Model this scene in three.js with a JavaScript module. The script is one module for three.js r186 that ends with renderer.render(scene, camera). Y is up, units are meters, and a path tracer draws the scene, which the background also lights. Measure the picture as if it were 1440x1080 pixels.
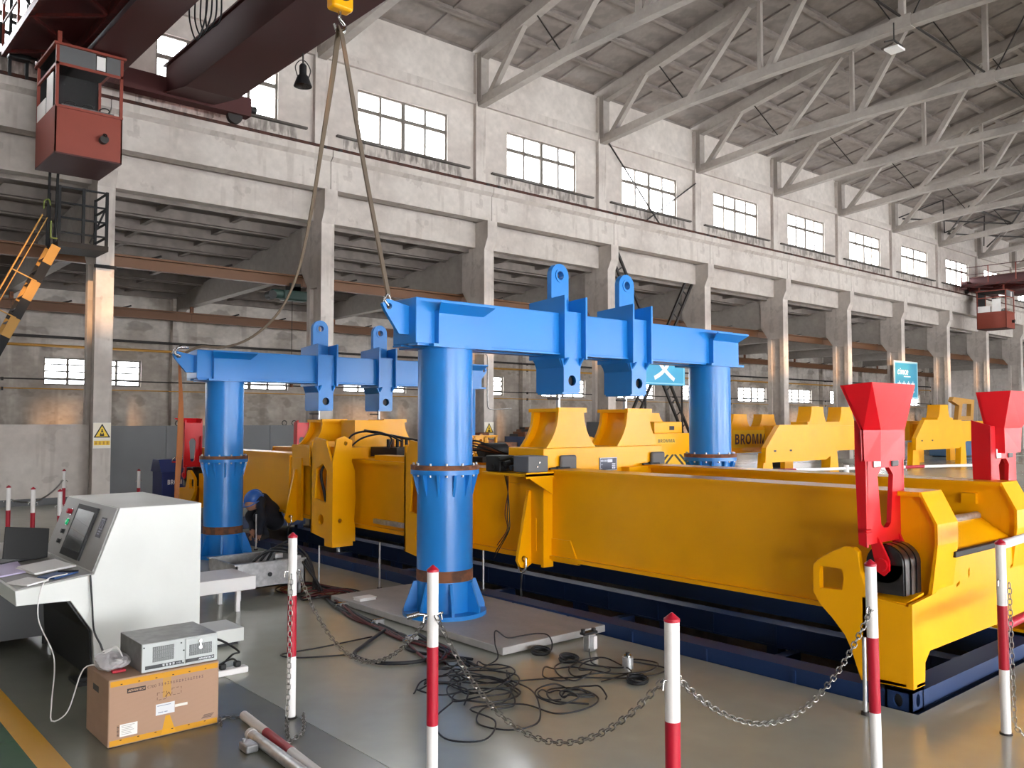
import * as THREE from 'three';
import { mergeGeometries, toCreasedNormals } from 'three/addons/utils/BufferGeometryUtils.js';
import { RectAreaLightUniformsLib } from 'three/addons/lights/RectAreaLightUniformsLib.js';
import { RoundedBoxGeometry } from 'three/addons/geometries/RoundedBoxGeometry.js';
import { MarchingCubes } from 'three/addons/objects/MarchingCubes.js';

// ---------------------------------------------------------------- camera, sky, sun, exposure
const scene = new THREE.Scene();
const camera = new THREE.PerspectiveCamera(2 * Math.atan(540 / 1219) * 180 / Math.PI, 4 / 3, 0.1, 400);
{
  const yaw = 41 * Math.PI / 180, pitch = Math.atan(51 / 1219);
  camera.position.set(0, 2, 0);
  camera.lookAt(Math.sin(yaw) * Math.cos(pitch) * 10, 2 + Math.sin(pitch) * 10, -Math.cos(yaw) * Math.cos(pitch) * 10);
}
const renderer = new THREE.WebGLRenderer({ antialias: true });
renderer.toneMapping = THREE.LinearToneMapping;
renderer.toneMappingExposure = 1.62;
renderer.shadowMap.enabled = true;
RectAreaLightUniformsLib.init();
scene.background = new THREE.Color(0.92, 0.95, 1.0);
scene.backgroundIntensity = 12;

// hazy low sun, coming in through the clerestory of the unseen long side
const sun = new THREE.DirectionalLight(0xffc58a, 3.6);
sun.position.set(2 - 0.34 * 60, 6 + 0.275 * 60, -11 + 60);
sun.target.position.set(2, 6, -11);
sun.castShadow = true;
sun.shadow.radius = 3;
sun.shadow.mapSize.set(4096, 4096);
Object.assign(sun.shadow.camera, { left: -60, right: 60, top: 40, bottom: -40, near: 1, far: 200 });
scene.add(sun, sun.target);

const WINDOW_LIGHT = { clerestory: 7, opposite: 4.5, low: 15.5, annexe: 4 };     // brightness of the overcast sky in the window openings

// ---------------------------------------------------------------- helpers
let seed = 7;
const rnd = () => { seed = (seed * 1664525 + 1013904223) >>> 0; return seed / 4294967296; };
const rr = (a, b) => a + (b - a) * rnd();
const V = (x, y, z) => new THREE.Vector3(x, y, z);
const names = {};
const numbered = n => { const k = names[n] = (names[n] ?? -1) + 1; return k ? `${n}_${String(k).padStart(3, '0')}` : n; };

function fin(g) {
  if (g.index) g = g.toNonIndexed();
  for (const k of Object.keys(g.attributes)) if (!['position', 'normal', 'uv'].includes(k)) g.deleteAttribute(k);
  g.clearGroups?.();
  if (!g.attributes.normal) g.computeVertexNormals();
  if (!g.attributes.uv) g.setAttribute('uv', new THREE.BufferAttribute(new Float32Array(g.attributes.position.count * 2), 2));
  return g;
}
// texture coordinates in metres, taken from the axis each face looks along
function metres(g) {
  const p = g.attributes.position, uv = g.attributes.uv, a = V(), b = V(), c = V(), n = V();
  for (let i = 0; i < p.count; i += 3) {
    a.fromBufferAttribute(p, i); b.fromBufferAttribute(p, i + 1); c.fromBufferAttribute(p, i + 2);
    n.copy(b).sub(a).cross(V().copy(c).sub(a));
    const ax = Math.abs(n.x), ay = Math.abs(n.y), az = Math.abs(n.z);
    [a, b, c].forEach((q, k) => {
      if (ay >= ax && ay >= az) uv.setXY(i + k, q.x, -q.z);
      else if (ax >= az) uv.setXY(i + k, -q.z, q.y);
      else uv.setXY(i + k, q.x, q.y);
    });
  }
  return g;
}
const bx = (x0, x1, y0, y1, z0, z1) => fin(new THREE.BoxGeometry(Math.abs(x1 - x0), Math.abs(y1 - y0), Math.abs(z1 - z0)).translate((x0 + x1) / 2, (y0 + y1) / 2, (z0 + z1) / 2));
const rbx = (x0, x1, y0, y1, z0, z1, r = 0.01, s = 2) => fin(new RoundedBoxGeometry(Math.abs(x1 - x0), Math.abs(y1 - y0), Math.abs(z1 - z0), s, r).translate((x0 + x1) / 2, (y0 + y1) / 2, (z0 + z1) / 2));
function cyl(a, b, r, seg = 14, r2 = r) {
  const A = V(...a), Bv = V(...b), d = Bv.clone().sub(A), L = d.length();
  const g = new THREE.CylinderGeometry(r2, r, L, seg).translate(0, L / 2, 0);
  g.applyQuaternion(new THREE.Quaternion().setFromUnitVectors(V(0, 1, 0), d.normalize()));
  return fin(g.translate(A.x, A.y, A.z));
}
// a bar of rectangular section between two points (w across, h upright)
function bar(a, b, w, h, upv = [0, 1, 0]) {
  const A = V(...a), Bv = V(...b), d = Bv.clone().sub(A), L = d.length();
  d.normalize();
  let u = V(...upv); if (Math.abs(u.dot(d)) > 0.97) u = V(1, 0, 0);
  const s = V().crossVectors(u, d).normalize(), t = V().crossVectors(d, s).normalize();
  const g = new THREE.BoxGeometry(w, h, L).translate(0, 0, L / 2);
  g.applyMatrix4(new THREE.Matrix4().makeBasis(s, t, d));
  return fin(g.translate(A.x, A.y, A.z));
}
function tube(pts, r, seg = 40, rad = 6, closed = false) {
  return fin(new THREE.TubeGeometry(new THREE.CatmullRomCurve3(pts.map(p => V(...p)), closed, 'centripetal'), seg, r, rad, closed));
}
// polygon pushed along an axis: 'x' takes (z, y) points, 'y' takes (x, z), 'z' takes (x, y)
function prism(axis, pts, a, b, holes = [], bevel = 0, crease = 0) {
  const sh = pts instanceof THREE.Shape ? pts : new THREE.Shape(pts.map(p => new THREE.Vector2(p[0], p[1])));
  for (const h of holes) sh.holes.push(h instanceof THREE.Path ? h : new THREE.Path(h.map(p => new THREE.Vector2(p[0], p[1]))));
  const g0 = new THREE.ExtrudeGeometry(sh, { depth: Math.abs(b - a) - 2 * bevel, bevelEnabled: bevel > 0, bevelSize: bevel, bevelThickness: bevel, bevelOffset: -bevel, bevelSegments: 2, curveSegments: 14, steps: 1 });
  g0.translate(0, 0, Math.min(a, b) + bevel);
  let g = g0.index ? g0.toNonIndexed() : g0;
  const p = g.attributes.position, out = new Float32Array(p.count * 3);
  const flip = axis !== 'z';
  for (let i = 0; i < p.count; i++) {
    const j = flip ? i - (i % 3) + [0, 2, 1][i % 3] : i;
    const x = p.getX(j), y = p.getY(j), z = p.getZ(j);
    const q = axis === 'x' ? [z, y, x] : axis === 'y' ? [x, z, y] : [x, y, z];
    out.set(q, i * 3);
  }
  g = new THREE.BufferGeometry();
  g.setAttribute('position', new THREE.BufferAttribute(out, 3));
  if (crease) { g.computeVertexNormals(); g = toCreasedNormals(g, crease); } else g.computeVertexNormals();
  return fin(g);
}
const circle = (cx, cy, r) => { const p = new THREE.Path(); p.absarc(cx, cy, r, 0, Math.PI * 2, true); return p; };
const ring = (cx, cy, r, n = 16, a0 = 0) => Array.from({ length: n }, (_, i) => [cx + r * Math.cos(a0 + i / n * 2 * Math.PI), cy + r * Math.sin(a0 + i / n * 2 * Math.PI)]);
const move = (g, x, y, z) => g.translate(x, y, z);

// one named mesh; geometries are given in the scene's own coordinates, the parent thing's base is taken off
function mesh(name, geos, mat, parent = scene, props) {
  const list = (Array.isArray(geos) ? geos : [geos]);
  const g = list.length > 1 ? mergeGeometries(list, false) : list[0];
  if (mat.userData.metres) metres(g);
  const m = new THREE.Mesh(g, mat);
  m.name = parent === scene ? numbered(name) : name;
  m.castShadow = m.receiveShadow = true;
  let b = V(); for (let q = parent; q && q !== scene; q = q.parent) if (q.userData.at) b.add(q.userData.at);
  if (b.lengthSq()) { g.translate(-b.x, -b.y, -b.z); }
  if (props) Object.assign(m.userData, props);
  parent.add(m);
  return m;
}
function thing(name, label, category, base = [0, 0, 0], group) {
  const o = new THREE.Group(); o.name = numbered(name);
  o.position.set(...base); Object.defineProperty(o.userData, 'at', { value: V(...base), enumerable: false });
  o.userData.label = label; o.userData.category = category;
  if (group) o.userData.group = group;
  scene.add(o); return o;
}
function part(name, parent, mat, geos) { return mesh(name, geos, mat, parent); }
function struct(name, label, base = [0, 0, 0], category = 'building') {
  const o = thing(name, label, category, base); o.userData.kind = 'structure'; return o;
}
function tag(m, label, category, group, kind) {
  Object.assign(m.userData, { label, category }); if (group) m.userData.group = group; if (kind) m.userData.kind = kind; return m;
}
function copy(o, dx, dy, dz, label, group, turn) {
  const c = o.clone(); c.name = numbered(o.name.replace(/_\d{3}$/, ''));
  c.position.set(o.position.x + dx, o.position.y + dy, o.position.z + dz);
  if (turn) c.rotation.y = turn;
  if (label) c.userData.label = label; if (group) c.userData.group = group;
  scene.add(c); return c;
}
// a small shared piece put under a parent
function piece(name, g, mat, parent, x, y, z, rot) {
  const m = new THREE.Mesh(g, mat); m.name = name; m.castShadow = m.receiveShadow = true;
  let b = V(); for (let q = parent; q && q !== scene; q = q.parent) if (q.userData.at) b.add(q.userData.at);
  m.position.set(x - b.x, y - b.y, z - b.z); if (rot) m.rotation.set(...rot);
  parent.add(m); return m;
}

// ---------------------------------------------------------------- textures
const hash = (x, y) => { let h = (x * 374761393 + y * 668265263) | 0; h = Math.imul(h ^ (h >>> 13), 1274126177); return ((h ^ (h >>> 16)) >>> 0) / 4294967296; };
function vnoise(x, y, per) {      // value noise that repeats after "per" cells
  const xi = Math.floor(x), yi = Math.floor(y), fx = x - xi, fy = y - yi, w = (a) => ((a % per) + per) % per;
  const sx = fx * fx * (3 - 2 * fx), sy = fy * fy * (3 - 2 * fy);
  const a = hash(w(xi), w(yi)), b = hash(w(xi + 1), w(yi)), c = hash(w(xi), w(yi + 1)), d = hash(w(xi + 1), w(yi + 1));
  return a + (b - a) * sx + (c - a) * sy + (a - b - c + d) * sx * sy;
}
function fbm(u, v, base, oct) { let s = 0, a = 0.5, n = 0; for (let o = 0; o < oct; o++) { const p = base << o; s += a * vnoise(u * p + o * 17, v * p + o * 31, p); n += a; a *= 0.55; } return s / n; }
const clamp = (x, a = 0, b = 1) => Math.min(b, Math.max(a, x));
const step = (a, b, x) => { const t = clamp((x - a) / (b - a)); return t * t * (3 - 2 * t); };
// size in pixels, metres across; fn(u, v) gives sRGB 0..1
function dataTex(w, h, mx, my, fn, srgb = true) {
  const d = new Uint8Array(w * h * 4);
  for (let y = 0; y < h; y++) for (let x = 0; x < w; x++) {
    const c = fn(x / w, y / h), i = (y * w + x) * 4;
    d[i] = clamp(c[0]) * 255; d[i + 1] = clamp(c[1]) * 255; d[i + 2] = clamp(c[2]) * 255; d[i + 3] = 255;
  }
  const t = new THREE.DataTexture(d, w, h); t.wrapS = t.wrapT = THREE.RepeatWrapping; t.magFilter = THREE.LinearFilter; t.minFilter = THREE.LinearMipmapLinearFilter; t.generateMipmaps = true;
  if (srgb) t.colorSpace = THREE.SRGBColorSpace; t.repeat.set(1 / mx, 1 / my); t.needsUpdate = true; return t;
}
const grey = (v) => [v, v, v];
const mixc = (a, b, t) => [a[0] + (b[0] - a[0]) * t, a[1] + (b[1] - a[1]) * t, a[2] + (b[2] - a[2]) * t];
function canvasTex(w, h, draw) {
  const c = document.createElement('canvas'); c.width = w; c.height = h; const x = c.getContext('2d'); draw(x, w, h);
  const t = new THREE.CanvasTexture(c); t.colorSpace = THREE.SRGBColorSpace; t.needsUpdate = true; return t;
}
const mat = (o, m) => { const q = new THREE.MeshPhysicalMaterial(o); if (m) q.userData.metres = true; return q; };

// whitewashed concrete: blotches, thin vertical run marks, flaked spots
const plasterTex = dataTex(512, 512, 5, 5, (u, v) => {
  const big = fbm(u, v, 3, 5), fine = fbm(u, v, 32, 3), run = fbm(u, v * 0.12 + 0.3, 24, 3), flake = step(0.69, 0.74, fbm(u + 0.3, v + 0.1, 14, 4));
  let c = mixc([0.78, 0.75, 0.72], [0.715, 0.68, 0.65], step(0.35, 0.68, big));
  c = mixc(c, [0.62, 0.58, 0.545], 0.3 * step(0.6, 0.75, run));
  c = mixc(c, [0.60, 0.56, 0.53], 0.3 * flake);
  const k = 0.95 + 0.1 * fine; return [c[0] * k, c[1] * k, c[2] * k];
});
const roofTex = dataTex(512, 512, 6.1, 6.1, (u, v) => {  // dusty concrete; part of the dimness under the roofs is put into the tone
  const big = fbm(u, v, 4, 5), fine = fbm(u, v, 40, 3), damp = step(0.60, 0.72, fbm(u + 0.5, v + 0.2, 5, 5));
  let c = mixc([0.545, 0.51, 0.485], [0.495, 0.46, 0.438], step(0.35, 0.65, big));
  c = mixc(c, [0.38, 0.35, 0.33], 0.35 * damp * (0.5 + 0.9 * fine));
  const k = 0.95 + 0.1 * fine; return [c[0] * k, c[1] * k, c[2] * k];
});
// oldWallTex is old bare render of the far aisle wall: dark stains, patches of lost paint
const aisleTex = dataTex(256, 256, 5, 5, (u, v) => {  // rafter and truss concrete, with the dim aisle light put into the tone
  const big = fbm(u, v, 4, 5), fine = fbm(u, v, 40, 3);
  const c = mixc([0.64, 0.61, 0.58], [0.585, 0.555, 0.53], step(0.35, 0.65, big)), k = 0.95 + 0.1 * fine; return [c[0] * k, c[1] * k, c[2] * k];
});
const oldWallTex = dataTex(512, 512, 9, 6, (u, v) => {
  const big = fbm(u, v, 4, 5), fine = fbm(u, v, 48, 3), run = fbm(u, v * 0.1, 20, 4), spot = step(0.64, 0.70, fbm(u + 0.7, v + 0.4, 9, 4));
  let c = mixc([0.76, 0.73, 0.70], [0.64, 0.605, 0.57], step(0.32, 0.62, big));
  c = mixc(c, [0.48, 0.44, 0.41], 0.35 * step(0.55, 0.72, run));
  c = mixc(c, [0.44, 0.41, 0.38], 0.35 * spot);
  const k = 0.92 + 0.16 * fine; return [c[0] * k, c[1] * k, c[2] * k];
});
const floorTex = dataTex(512, 512, 7, 7, (u, v) => {
  const big = fbm(u, v, 3, 5), fine = fbm(u, v, 40, 3);
  let c = mixc([0.685, 0.695, 0.65], [0.645, 0.655, 0.615], step(0.3, 0.7, big));
  const k = 0.97 + 0.06 * fine; return [c[0] * k, c[1] * k, c[2] * k];
});
const steelBump = dataTex(256, 256, 0.5, 0.5, (u, v) => grey(fbm(u, v, 12, 4)), false);
const paintTone = dataTex(256, 256, 2.5, 2.5, (u, v) => grey(0.93 + 0.07 * fbm(u, v, 5, 4)));
const rustTex = dataTex(256, 256, 0.6, 0.6, (u, v) => mixc([0.52, 0.33, 0.22], [0.36, 0.25, 0.20], step(0.3, 0.7, fbm(u, v, 8, 5))));
const zincTex = dataTex(256, 256, 0.4, 0.4, (u, v) => grey(0.62 + 0.2 * fbm(u, v, 9, 4)));
const plateTex = dataTex(256, 256, 1.2, 1.2, (u, v) => { const k = 0.60 + 0.08 * fbm(u, v * 0.5, 9, 5) + 0.03 * fbm(u, v, 60, 2); return [k, k * 0.985, k * 0.97]; });

const M = {
  plaster: mat({ map: plasterTex, roughness: 0.93, bumpMap: steelBump, bumpScale: 0.0015 }, 1),
  roof: mat({ map: roofTex, roughness: 0.95 }, 1),
  aisle: mat({ map: aisleTex, roughness: 0.93 }, 1),
  oldWall: mat({ map: oldWallTex, roughness: 0.95 }, 1),
  floor: mat({ map: floorTex, roughness: 0.19 }, 1),
  floorDark: mat({ map: floorTex, color: 0xb4b4ae, roughness: 0.22 }, 1),
  floorGreen: mat({ map: floorTex, color: 0x5f8f70, roughness: 0.26 }, 1),
  lineYellow: mat({ map: paintTone, color: 0xd9a01c, roughness: 0.45 }, 1),
  concreteDark: mat({ map: oldWallTex, color: 0x8c8c8c, roughness: 0.95 }, 1),
  blue: mat({ map: paintTone, color: 0x1b80d2, roughness: 0.36, specularIntensity: 0.7, clearcoat: 0.35, clearcoatRoughness: 0.25 }, 1),
  yellow: mat({ map: paintTone, color: 0xffb300, roughness: 0.38, specularIntensity: 0.5, clearcoat: 0.15, clearcoatRoughness: 0.2 }, 1),
  red: mat({ map: paintTone, color: 0xd80f1e, roughness: 0.36, specularIntensity: 0.6, clearcoat: 0.15, clearcoatRoughness: 0.25 }, 1),
  navy: mat({ map: paintTone, color: 0x14305c, roughness: 0.5 }, 1),
  rust: mat({ map: rustTex, roughness: 0.85, metalness: 0.1 }, 1),
  railSteel: mat({ map: rustTex, color: 0x8a6a58, roughness: 0.7 }, 1),
  zinc: mat({ map: zincTex, roughness: 0.38, metalness: 0.75 }, 1),
  chrome: mat({ color: 0xc8c8c8, roughness: 0.2, metalness: 1 }),
  chain: mat({ color: 0x908e89, roughness: 0.35, metalness: 0.85 }),
  plate: mat({ map: plateTex, roughness: 0.55 }, 1),
  rubber: mat({ color: 0x141414, roughness: 0.55 }),
  rubberGloss: mat({ color: 0x131315, roughness: 0.28, clearcoat: 0.5 }),
  cable: mat({ color: 0x16171a, roughness: 0.5 }),
  cableRed: mat({ color: 0x5a1d1e, roughness: 0.55 }),
  crane: mat({ map: rustTex, color: 0xa83a2e, roughness: 0.62 }, 1),
  craneDark: mat({ map: paintTone, color: 0x481614, roughness: 0.6 }, 1),
  cab: mat({ map: paintTone, color: 0x8c3a28, roughness: 0.55 }, 1),
  ibeam: mat({ map: paintTone, color: 0x6a4426, roughness: 0.6 }, 1),
  deepBlack: mat({ color: 0x0e0e10, roughness: 0.75 }),  // black paint; also stands in for shade inside the crane cab
  black: mat({ color: 0x1a1b1d, roughness: 0.5 }),
  darkSteel: mat({ color: 0x34302e, roughness: 0.6, metalness: 0.3 }),
  frame: mat({ color: 0x6e675f, roughness: 0.6 }),
  whitePaint: mat({ map: paintTone, color: 0xf2efec, roughness: 0.4 }, 1),
  redPaint: mat({ map: paintTone, color: 0xb5162f, roughness: 0.4 }, 1),
  consoleGrey: mat({ map: paintTone, color: 0xdfe1dc, roughness: 0.42 }, 1),
  consolePanel: mat({ map: paintTone, color: 0x9c9b97, roughness: 0.38 }, 1),
  greyBoard: mat({ map: paintTone, color: 0x666768, roughness: 0.7 }, 1),
  glass: mat({ color: 0xffffff, roughness: 0.04, transmission: 1, thickness: 0, ior: 1.45 }),
  strap: mat({ color: 0x6a5c4c, roughness: 0.9 }),
  strapOrange: mat({ color: 0xc07848, roughness: 0.9 }),
  ochre: mat({ map: paintTone, color: 0xb5832c, roughness: 0.55 }, 1),
  wood: mat({ map: rustTex, color: 0xb08a60, roughness: 0.9 }, 1),
};
// ---------------------------------------------------------------- the hall
const sub = (name, parent) => { const g = new THREE.Group(); g.name = name; parent.add(g); return g; };
const BAY = 6.1, COL0 = 6.12, COLW = 0.42, ZMID = -11.15;          // columns stand at COL0 + k * BAY
const colX = k => COL0 + COLW / 2 + k * BAY;
const K0 = -2, K1 = 12;                                             // first and last column line
const XA = colX(K0), XB = colX(K1);
const mz = (z, s) => s < 0 ? z : 2 * ZMID - z;                      // the hall is symmetrical about its ridge

// floor with the test pit; slabs meet in an open joint
{
  const PIT = [6.0, 9.0, -16.95, -2.7];
  const f = struct('floor', 'smooth grey green coated concrete floor of the hall');
  const hole = [[PIT[0], PIT[2]], [PIT[1], PIT[2]], [PIT[1], PIT[3]], [PIT[0], PIT[3]]];
  mesh('slab', prism('y', [[2.806, -35], [XB + 1, -35], [XB + 1, 13], [2.806, 13]], -0.25, 0, [hole]), M.floor, f);
  mesh('slab', bx(1.42, 2.8, -0.25, 0, -35, 13), M.floorDark, f);
  mesh('walkway', bx(-3.0, 1.27, -0.25, 0, -22, 0.4), M.floorGreen, f);
  mesh('marking_line', bx(1.27, 1.42, -0.25, 0, -22, 0.4), M.lineYellow, f);
  mesh('slab', [bx(XA - 1, -3.0, -0.25, 0, -35, 13), bx(-3.0, 1.42, -0.25, 0, -35, -22), bx(-3.0, 1.42, -0.25, 0, 0.4, 13)], M.floorDark, f);
  mesh('subbase', bx(1.0, 3.2, -0.4, -0.25, -35, 13), M.oldWall, f);
  mesh('added_dark_edge', bx(PIT[1] - .012, PIT[1], -.26, .004, PIT[2], PIT[3]), M.navy, f);  // dark strip added over the pale slab edge so the pit stays black
  // wide hollow added under the slab so the pit reads dark
  const D = -2.2, c = [5.0, 12.0, -19.5, -0.5];
  mesh('added_hollow_bottom', bx(c[0], c[1], D - .2, D, c[2], c[3]), M.oldWall, f);
  mesh('added_hollow_wall', bx(c[0] - .2, c[0], D, -0.25, c[2], c[3]), M.oldWall, f);
  mesh('added_hollow_wall', bx(c[1], c[1] + .2, D, -0.25, c[2], c[3]), M.oldWall, f);
  mesh('added_hollow_wall', bx(c[0], c[1], D, -0.25, c[2] - .2, c[2]), M.oldWall, f);
  mesh('added_hollow_wall', bx(c[0], c[1], D, -0.25, c[3], c[3] + .2), M.oldWall, f);
}

// columns: slender shaft with a corbel for the crane girder and one for the aisle rafter
function columnGeo(side) {
  const P = [[-23.35, 0], [-22.5, 0], [-22.5, 7.75], [-22.32, 8.15], [-22.32, 8.72], [-22.95, 8.72], [-22.95, 14.6], [-23.35, 14.6], [-23.35, 7.75], [-23.72, 7.75], [-23.72, 6.45], [-23.35, 5.95]];
  // I-shaped shaft: the sides are recessed to a thin web below the corbels
  const panel = [[-23.17, 0.35], [-22.70, 0.35], [-22.70, 5.75], [-22.76, 5.88], [-23.17, 5.88]].map(([z, y]) => [mz(z, side), y]);
  return metres(mergeGeometries([prism('x', P.map(([z, y]) => [mz(z, side), y]), -COLW / 2, COLW / 2, [panel]), bx(-0.09, 0.09, 0.35, 5.88, mz(-23.17, side), mz(-22.70, side))]));
}
const colGeo = { [-1]: columnGeo(-1), 1: columnGeo(1) };
for (const s of [-1, 1]) for (let k = K0; k <= K1; k++) {
  const c = struct('column', s < 0 ? 'whitewashed concrete column with corbels under the crane girder' : 'whitewashed concrete column of the opposite row', [colX(k), 0, mz(-22.9, s)], 'column');
  const m = new THREE.Mesh(colGeo[s].clone().translate(0, 0, -mz(-22.9, s)), M.plaster); m.name = 'shaft'; m.castShadow = m.receiveShadow = true; c.add(m);
}

// crane girders, one per bay, with the rail on them
const girderProfile = s => [[-22.78, 8.72], [-22.36, 8.72], [-22.36, 9.55], [-22.24, 9.66], [-22.24, 9.86], [-22.9, 9.86], [-22.9, 9.66], [-22.78, 9.55]].map(([z, y]) => [mz(z, s), y]);
for (const s of [-1, 1]) {
  const geo = metres(prism('x', girderProfile(s), 0.012, BAY - 0.012));
  const edge = metres(bx(COLW / 2, BAY - COLW / 2, 7.88, 8.72, mz(-23.35, s), mz(-22.98, s)));
  const g = struct('trim_1', s < 0 ? 'whitewashed concrete crane girder running along the columns' : 'whitewashed concrete crane girder of the opposite side', [0, 0, 0], 'girder');
  g.name = s < 0 ? 'trim_1' : 'trim_2';
  for (let k = K0; k < K1; k++) {
    piece('girder', geo, M.plaster, g, colX(k), 0, 0);
    piece('edge_beam', edge, M.plaster, g, colX(k), 0, 0);
  }
  mesh('crane_rail', [bx(XA, XB, 9.86, 9.9, mz(-22.52, s), mz(-22.32, s)), bx(XA, XB, 9.9, 10.0, mz(-22.45, s), mz(-22.38, s))], M.railSteel, g);
  if (s < 0) for (let k = 1; k < K1; k++) for (const dx of [-0.25, 0.25]) piece('clip', bx(-0.05, 0.05, 9.86, 9.93, -22.3, -22.22), M.darkSteel, g, colX(k) + dx, 0, 0);
}

// clerestory: wall of one bay with its window opening, ring beam, sill
const WIN = { x0: 1.32, x1: 4.78, y0: 10.67, y1: 12.27 };
const streakTex = dataTex(512, 512, BAY, BAY, (u, v) => {
  const x = u * BAY, y = v * BAY + 8.6;                      // one bay; grime has run down from the sill
  const big = fbm(u, v, 3, 5), fine = fbm(u, v, 32, 3);
  let c = mixc([0.80, 0.77, 0.74], [0.735, 0.70, 0.67], step(0.35, 0.68, big));
  const len = 0.15 + 0.55 * fbm(u, 0.37, 40, 3);
  if (x > WIN.x0 - 0.5 && x < WIN.x1 + 0.6 && y < WIN.y0 && y > WIN.y0 - len) c = mixc(c, [0.25, 0.235, 0.22], 0.55 * step(0.25, 0.75, fbm(u, v * 0.3, 64, 4)) * (0.4 + 0.8 * fine));
  const k = 0.94 + 0.12 * fine; return [c[0] * k, c[1] * k, c[2] * k];
});
streakTex.repeat.set(1 / BAY, 1 / BAY); streakTex.offset.set(0, -8.6 / BAY);
M.clerestory = mat({ map: streakTex, roughness: 0.93 }, 1);
const muntin = M.frame;
function windowThing(n, label, w, h, cols, rows, at, s, group, glassy = true) {
  // sash set in the opening: outer frame, mullions, panes; local x along the wall, z = 0 in the wall's middle
  const o = struct('window', label, at, 'window'); o.name = `window_${n}`; if (group) o.userData.group = group;
  const L = o.position;
  const P = (name, g, m) => piece(name, g, m, o, L.x, L.y, L.z);
  const key = [w, h, cols.join(), rows.join()].join('|');
  const c = windowThing.c ??= {};
  const geo = c[key] ??= (() => {
    const q = { frame: mergeGeometries([bx(-w / 2, w / 2, 0, .06, -.04, .04), bx(-w / 2, w / 2, h - .06, h, -.04, .04), bx(-w / 2, -w / 2 + .06, 0, h, -.04, .04), bx(w / 2 - .06, w / 2, 0, h, -.04, .04)]), bars: [], panes: [] };
    const xs = [0, ...cols, 1].map(t => -w / 2 + t * w), ys = [0, ...rows, 1].map(t => t * h);
    cols.forEach((t, i) => { const b = (i === (cols.length - 1) / 2) ? .07 : .04; q.bars.push(bx(-w / 2 + t * w - b, -w / 2 + t * w + b, .05, h - .05, -.035, .035)); });
    rows.forEach(t => q.bars.push(bx(-w / 2 + .05, w / 2 - .05, t * h - (rows.length > 1 ? .025 : .06), t * h + (rows.length > 1 ? .025 : .06), -.03, .03)));
    for (let i = 0; i < xs.length - 1; i++) for (let j = 0; j < ys.length - 1; j++) q.panes.push(bx(xs[i] + .02, xs[i + 1] - .02, ys[j] + .02, ys[j + 1] - .02, -.003, .003));
    return q;
  })();
  P('frame', geo.frame, muntin);
  geo.bars.forEach(b => P('glazing_bar', b, muntin));
  if (glassy) geo.panes.forEach(b => P('pane', b, M.glass));
  return o;
}
function daylight(x, y, z, w, h, power, s) {                   // the overcast sky right outside an opening
  const l = new THREE.RectAreaLight(new THREE.Color(0.97, 0.98, 1.0), power, w, h);
  l.name = 'daylight'; l.position.set(x, y, z); l.lookAt(x, y, z + s * 10);       // s: side on which the opening lies
  scene.add(l);
}
let winN = 0;
for (const s of [-1, 1]) {
  const z0 = -23.32, z1 = -23.1;
  const wall = struct('wall', s < 0 ? 'whitewashed clerestory wall above the crane girder' : 'whitewashed clerestory wall of the opposite side', [0, 0, 0], 'wall');
  wall.name = s < 0 ? 'wall_left' : 'wall_right';
  const geo = metres(prism('z', [[0, 8.6], [BAY, 8.6], [BAY, 14.7], [0, 14.7]], Math.min(mz(z0, s), mz(z1, s)), Math.max(mz(z0, s), mz(z1, s)), [[[WIN.x0, WIN.y0], [WIN.x1, WIN.y0], [WIN.x1, WIN.y1], [WIN.x0, WIN.y1]]]));
  const ringBeam = metres(bx(0, BAY, 12.88, 13.2, mz(-23.2, s), mz(-22.98, s)));
  const sill = metres(bx(WIN.x0 - 0.75, WIN.x1 + 0.9, WIN.y0 - 0.09, WIN.y0 - 0.03, mz(-23.2, s), mz(-22.99, s)));
  for (let k = K0; k < K1; k++) {
    piece('wall_panel', geo, M.clerestory, wall, colX(k), 0, 0);
    piece('ring_beam', ringBeam, M.plaster, wall, colX(k), 0, 0);
    piece('sill', sill, M.concreteDark, wall, colX(k), 0, 0);
    const w = WIN.x1 - WIN.x0, h = WIN.y1 - WIN.y0, cx = colX(k) + (WIN.x0 + WIN.x1) / 2;
    windowThing(++winN, s < 0 ? 'steel framed clerestory window of eight panes above the crane girder' : 'steel framed clerestory window of the opposite wall', w, h, [0.25, 0.5, 0.75], [0.62], [cx, WIN.y0, mz(-23.2, s)], s, s < 0 ? 'clerestory windows' : 'opposite clerestory windows');
    daylight(cx, (WIN.y0 + WIN.y1) / 2, mz(-23.5, s), w + 0.1, h + 0.1, s < 0 ? WINDOW_LIGHT.clerestory : WINDOW_LIGHT.opposite, -s);
  }
}

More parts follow.
